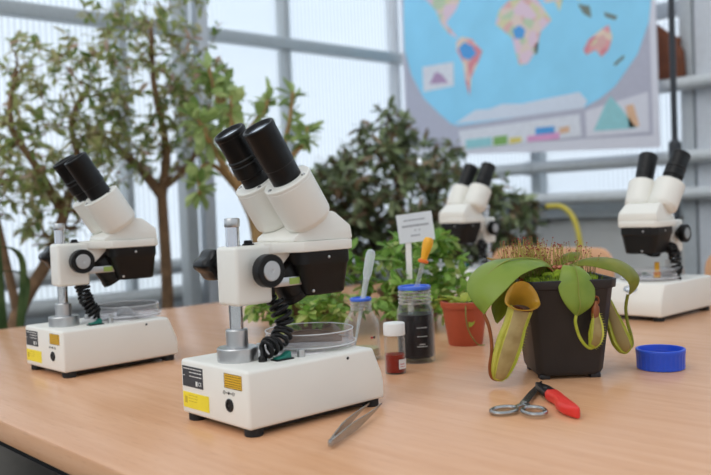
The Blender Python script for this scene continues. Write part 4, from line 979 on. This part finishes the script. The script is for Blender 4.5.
# ------------------------------------------------------------------ world map on the far wall
MAP = {
'ocean':[[0.015, 1.234], [0.01, 1.137], [0.009, 0.989], [0.05, 0.86], [0.124, 0.738], [0.224, 0.65], [0.296, 0.595], [0.333, 0.582], [0.686, 0.587], [1.006, 0.59], [1.08, 0.617], [1.153, 0.66], [1.251, 0.77], [1.30, 0.882], [1.312, 0.963], [1.30, 1.06], [1.25, 1.17], [1.12, 1.28], [.95, 1.34], [.68, 1.36], [.4, 1.345], [.18, 1.31], [.06, 1.27]],
'antarctica':[[0.315, 0.593], [0.443, 0.645], [0.52,.640],[0.597, 0.654], [0.70,.642],[0.793, 0.648], [0.989, 0.657], [1.025, 0.616], [1.006, 0.59], [0.686, 0.587]],
'samerica':[[0.344, 0.972], [0.376, 0.989], [0.434, 0.97], [0.473, 0.927], [0.495, 0.905], [0.458, 0.843], [0.426, 0.798], [0.411, 0.713], [0.39, 0.784], [0.382, 0.864], [0.343, 0.935]],
'brazil':[[0.355, 0.942], [0.392, 0.963], [0.438, 0.937], [0.46, 0.897], [0.418, 0.877], [0.377, 0.892]],
'namerica':[[.10,1.24],[.16,1.30],[.30,1.32],[.42,1.29],[.44,1.22],[.38,1.17],[.35,1.12],[0.323, 1.10], [0.300, 1.085], [0.287, 1.066], [0.34, 1.005], [0.357, 0.983], [0.304, 1.016], [0.256, 1.071],[.225,1.14],[.17,1.20]],
'africa':[[0.573, 1.012], [0.598, 1.069], [0.654, 1.102], [0.785, 1.096], [0.833, 1.023], [0.866, 0.974], [0.809, 0.934], [0.786, 0.862], [0.738, 0.81], [0.695, 0.812], [0.677, 0.871], [0.663, 0.935], [0.611, 0.979]],
'congo':[[0.664, 0.969], [0.702, 0.984], [0.733, 0.957], [0.721, 0.924], [0.679, 0.927]],
'eurasia':[[.60,1.13],[.63,1.22],[.70,1.30],[.85,1.32],[1.0,1.31],[1.15,1.24],[1.12,1.14],[1.06,1.08],[1.0,1.03],[.96,1.06],[.925,1.06],[0.906, 1.0], [0.885, 1.05],[.84,1.05],[.79,1.115],[.70,1.125]],
'australia':[[1.014, 0.825], [1.038, 0.861], [1.094, 0.891], [1.13, 0.905], [1.146, 0.854], [1.127, 0.806], [1.095, 0.783], [1.069, 0.816], [1.027, 0.802]],
'outback':[[1.045,.835],[1.07,.862],[1.11,.87],[1.12,.835],[1.09,.815]],
'indo':[[0.993, 1.015], [1.048, 0.996], [1.055, 0.947], [1.019, 0.97]],
'png':[[1.11, 0.96], [1.17, 0.932], [1.161, 0.918], [1.118, 0.938]],
'nz':[[1.147, 0.748], [1.191, 0.776], [1.195, 0.764], [1.155, 0.738]],
'mad':[[0.782, 0.888], [0.797, 0.894], [0.79, 0.844], [0.775, 0.847]],
'inset':[[0.125, 0.888], [0.322, 0.882], [0.32, 0.771], [0.126, 0.767]],
'insetpic':[[0.167, 0.80], [0.208, 0.852], [0.245, 0.837], [0.287, 0.79]],
'chart':[[0.338, 0.558], [0.986, 0.567], [0.993, 0.476], [0.358, 0.463]],
'panel':[[1.015, 0.576], [1.29, 0.62], [1.291, 0.465], [1.016, 0.47]],
'mountain':[[1.049, 0.491], [1.107, 0.594], [1.13, 0.623], [1.168, 0.579], [1.238, 0.485]],
'b1':[[0.378, 0.513], [0.53, 0.513], [0.528, 0.473], [0.382, 0.471]], 'b2':[[0.541, 0.512], [0.619, 0.514], [0.617, 0.474], [0.539, 0.472]],
'b3':[[0.629, 0.5], [0.694, 0.499], [0.693, 0.477], [0.628, 0.473]], 'b4':[[0.725, 0.5], [0.888, 0.502], [0.887, 0.473], [0.724, 0.474]],
'b5':[[0.768, 0.531], [0.864, 0.53], [0.863, 0.5], [0.767, 0.501]], 'b6':[[0.888, 0.519], [0.937, 0.523], [0.936, 0.498], [0.888, 0.494]],
'o1':[[1.194, 0.576], [1.228, 0.58], [1.251, 0.492], [1.208, 0.488]]}
mpz = {'ocean': (1, 'map_ocean', 'ocean'), 'antarctica': (2, 'map_ice', 'continent'), 'samerica': (2, 'map_pink', 'continent'), 'brazil': (3, 'map_blue', 'country'), 'namerica': (2, 'map_land', 'continent'), 'africa': (2, 'map_land', 'continent'), 'congo': (3, 'map_blue', 'country'), 'eurasia': (2, 'map_land', 'continent'),
       'australia': (2, 'map_pink', 'continent'), 'outback': (3, 'map_land', 'country'), 'indo': (2, 'map_dark', 'island'), 'png': (2, 'map_dark', 'island'), 'nz': (2, 'map_dark', 'island'), 'mad': (2, 'map_dark', 'island'), 'inset': (2, 'map_white', 'inset_box'), 'insetpic': (3, 'map_mauve', 'inset_picture'), 'chart': (2, 'map_white', 'chart_box'), 'panel': (2, 'poster_paper', 'chart_box'), 'mountain': (3, 'map_teal', 'chart_patch'),
       'b1': (3, 'map_teal', 'chart_patch'), 'b2': (3, 'map_green', 'chart_patch'), 'b3': (3, 'map_yellow', 'chart_patch'), 'b4': (3, 'map_magenta', 'chart_patch'), 'b5': (3, 'map_blue', 'chart_patch'), 'b6': (3, 'map_orange', 'chart_patch'), 'o1': (3, 'map_orange', 'chart_patch')}
# the map hangs a little off level; poster coordinates: a along the wall, b up
ps = thing('world_map', (3.05, 2.9, T), 0, 'large world map poster hanging on the far wall above the bush', 'poster')
def pz(a, b, lev): return (-.0022 - .0006 * lev, -a, b)
TL = .046                                     # droop of the lower edge per metre
def quad(m, pts, lev):
    m.loft([[pz(a, b, lev - 1) for a, b in pts], [pz(a, b, lev) for a, b in pts]])
m = MB(); m.loft([[(x, -a, b) for a, b in ((-.004, .463), (1.332, .402), (1.326, 1.38), (-.01, 1.44))] for x in (.002, -.0022)]); sheet = m.build('sheet', 'poster_paper', ps, smooth=False)
m = MB(); quad(m, [(.008, .50), (1.305, .452), (1.300, 1.36), (.006, 1.40)], 1); m.build('printed_field', 'poster_grey', ps, smooth=False)
for k, pts in MAP.items():
    lev, mt, nm = mpz[k]; m = MB(); quad(m, pts, lev + 1); m.build(nm, mt, ps, smooth=False)
MB().tube([(0, .02, 1.45), (0, -1.34, 1.39)], .010, 12).build('hanging_rod', 'dark_metal', ps)
for a in (.1, 1.2): MB().tube([(0, -a, 1.44 - TL * a), (.14, -a, 1.62)], .002, 6).build('cord', 'frame_white', ps)

# ------------------------------------------------------------------ things near the far wall
o = thing('pole', (2.6, 1.287, 0), 0, 'thin dark upright pole right of the map', 'pole')
MB().tube([(0, 0, .01), (0, 0, T + 1.5)], .010, 14).build('shaft', 'dark_metal', o)
MB().lathe([(.12, 0), (.12, .008), (.03, .016), (.014, .03)], 28).build('foot_plate', 'dark_metal', o)
MB().lathe([(.012, T + .33), (.020, T + .34), (.020, T + .385), (.012, T + .395)], 18).build('clamp', 'dark_metal', o)
o = thing('wooden_board', (3.13, 1.556, T + .670), 0, 'brown wooden board standing on the top pipe between map and post', 'board')
bp = [(-.055, 0), (.055, 0), (.050, .10), (.036, .12), (.040, .15), (.0, .17), (-.05, .215), (-.062, .22)]
MB().loft([[(x, -a, b) for a, b in bp] for x in (-.012, .012)]).build('plank', 'brown_wood', o, bevel=.003)
o = thing('garden_hose', (UW - .30, 1.97, T), 0, 'yellow hose hanging from a dark tap on the map wall', 'hose')
MB().tube(smooth_path([(0, .055, .190), (0, .02, .192), (0, -.03, .185), (0, -.075, .140), (-.01, -.105, .06), (-.02, -.125, -.05), (-.02, -.135, -.25), (.0, -.14, -.50), (.0, -.12, -.71), (.0, -.02, -.727), (0, .1, -.727)]), .011, 12).build('hose_run', 'hose_yellow', o)
MB().tube([(0, .05, .190), (0, .10, .188)], .014, 14).build('coupling', 'dark_metal', o)
MB().tube([(0, .095, .188), (0, .24, .182)], .018, 14).build('tap', 'dark_metal', o)
MB().tube([(0, .22, .182), (0, .24, .12), (.28, .24, .12)], .009, 10).build('supply_pipe', 'dark_metal', o)
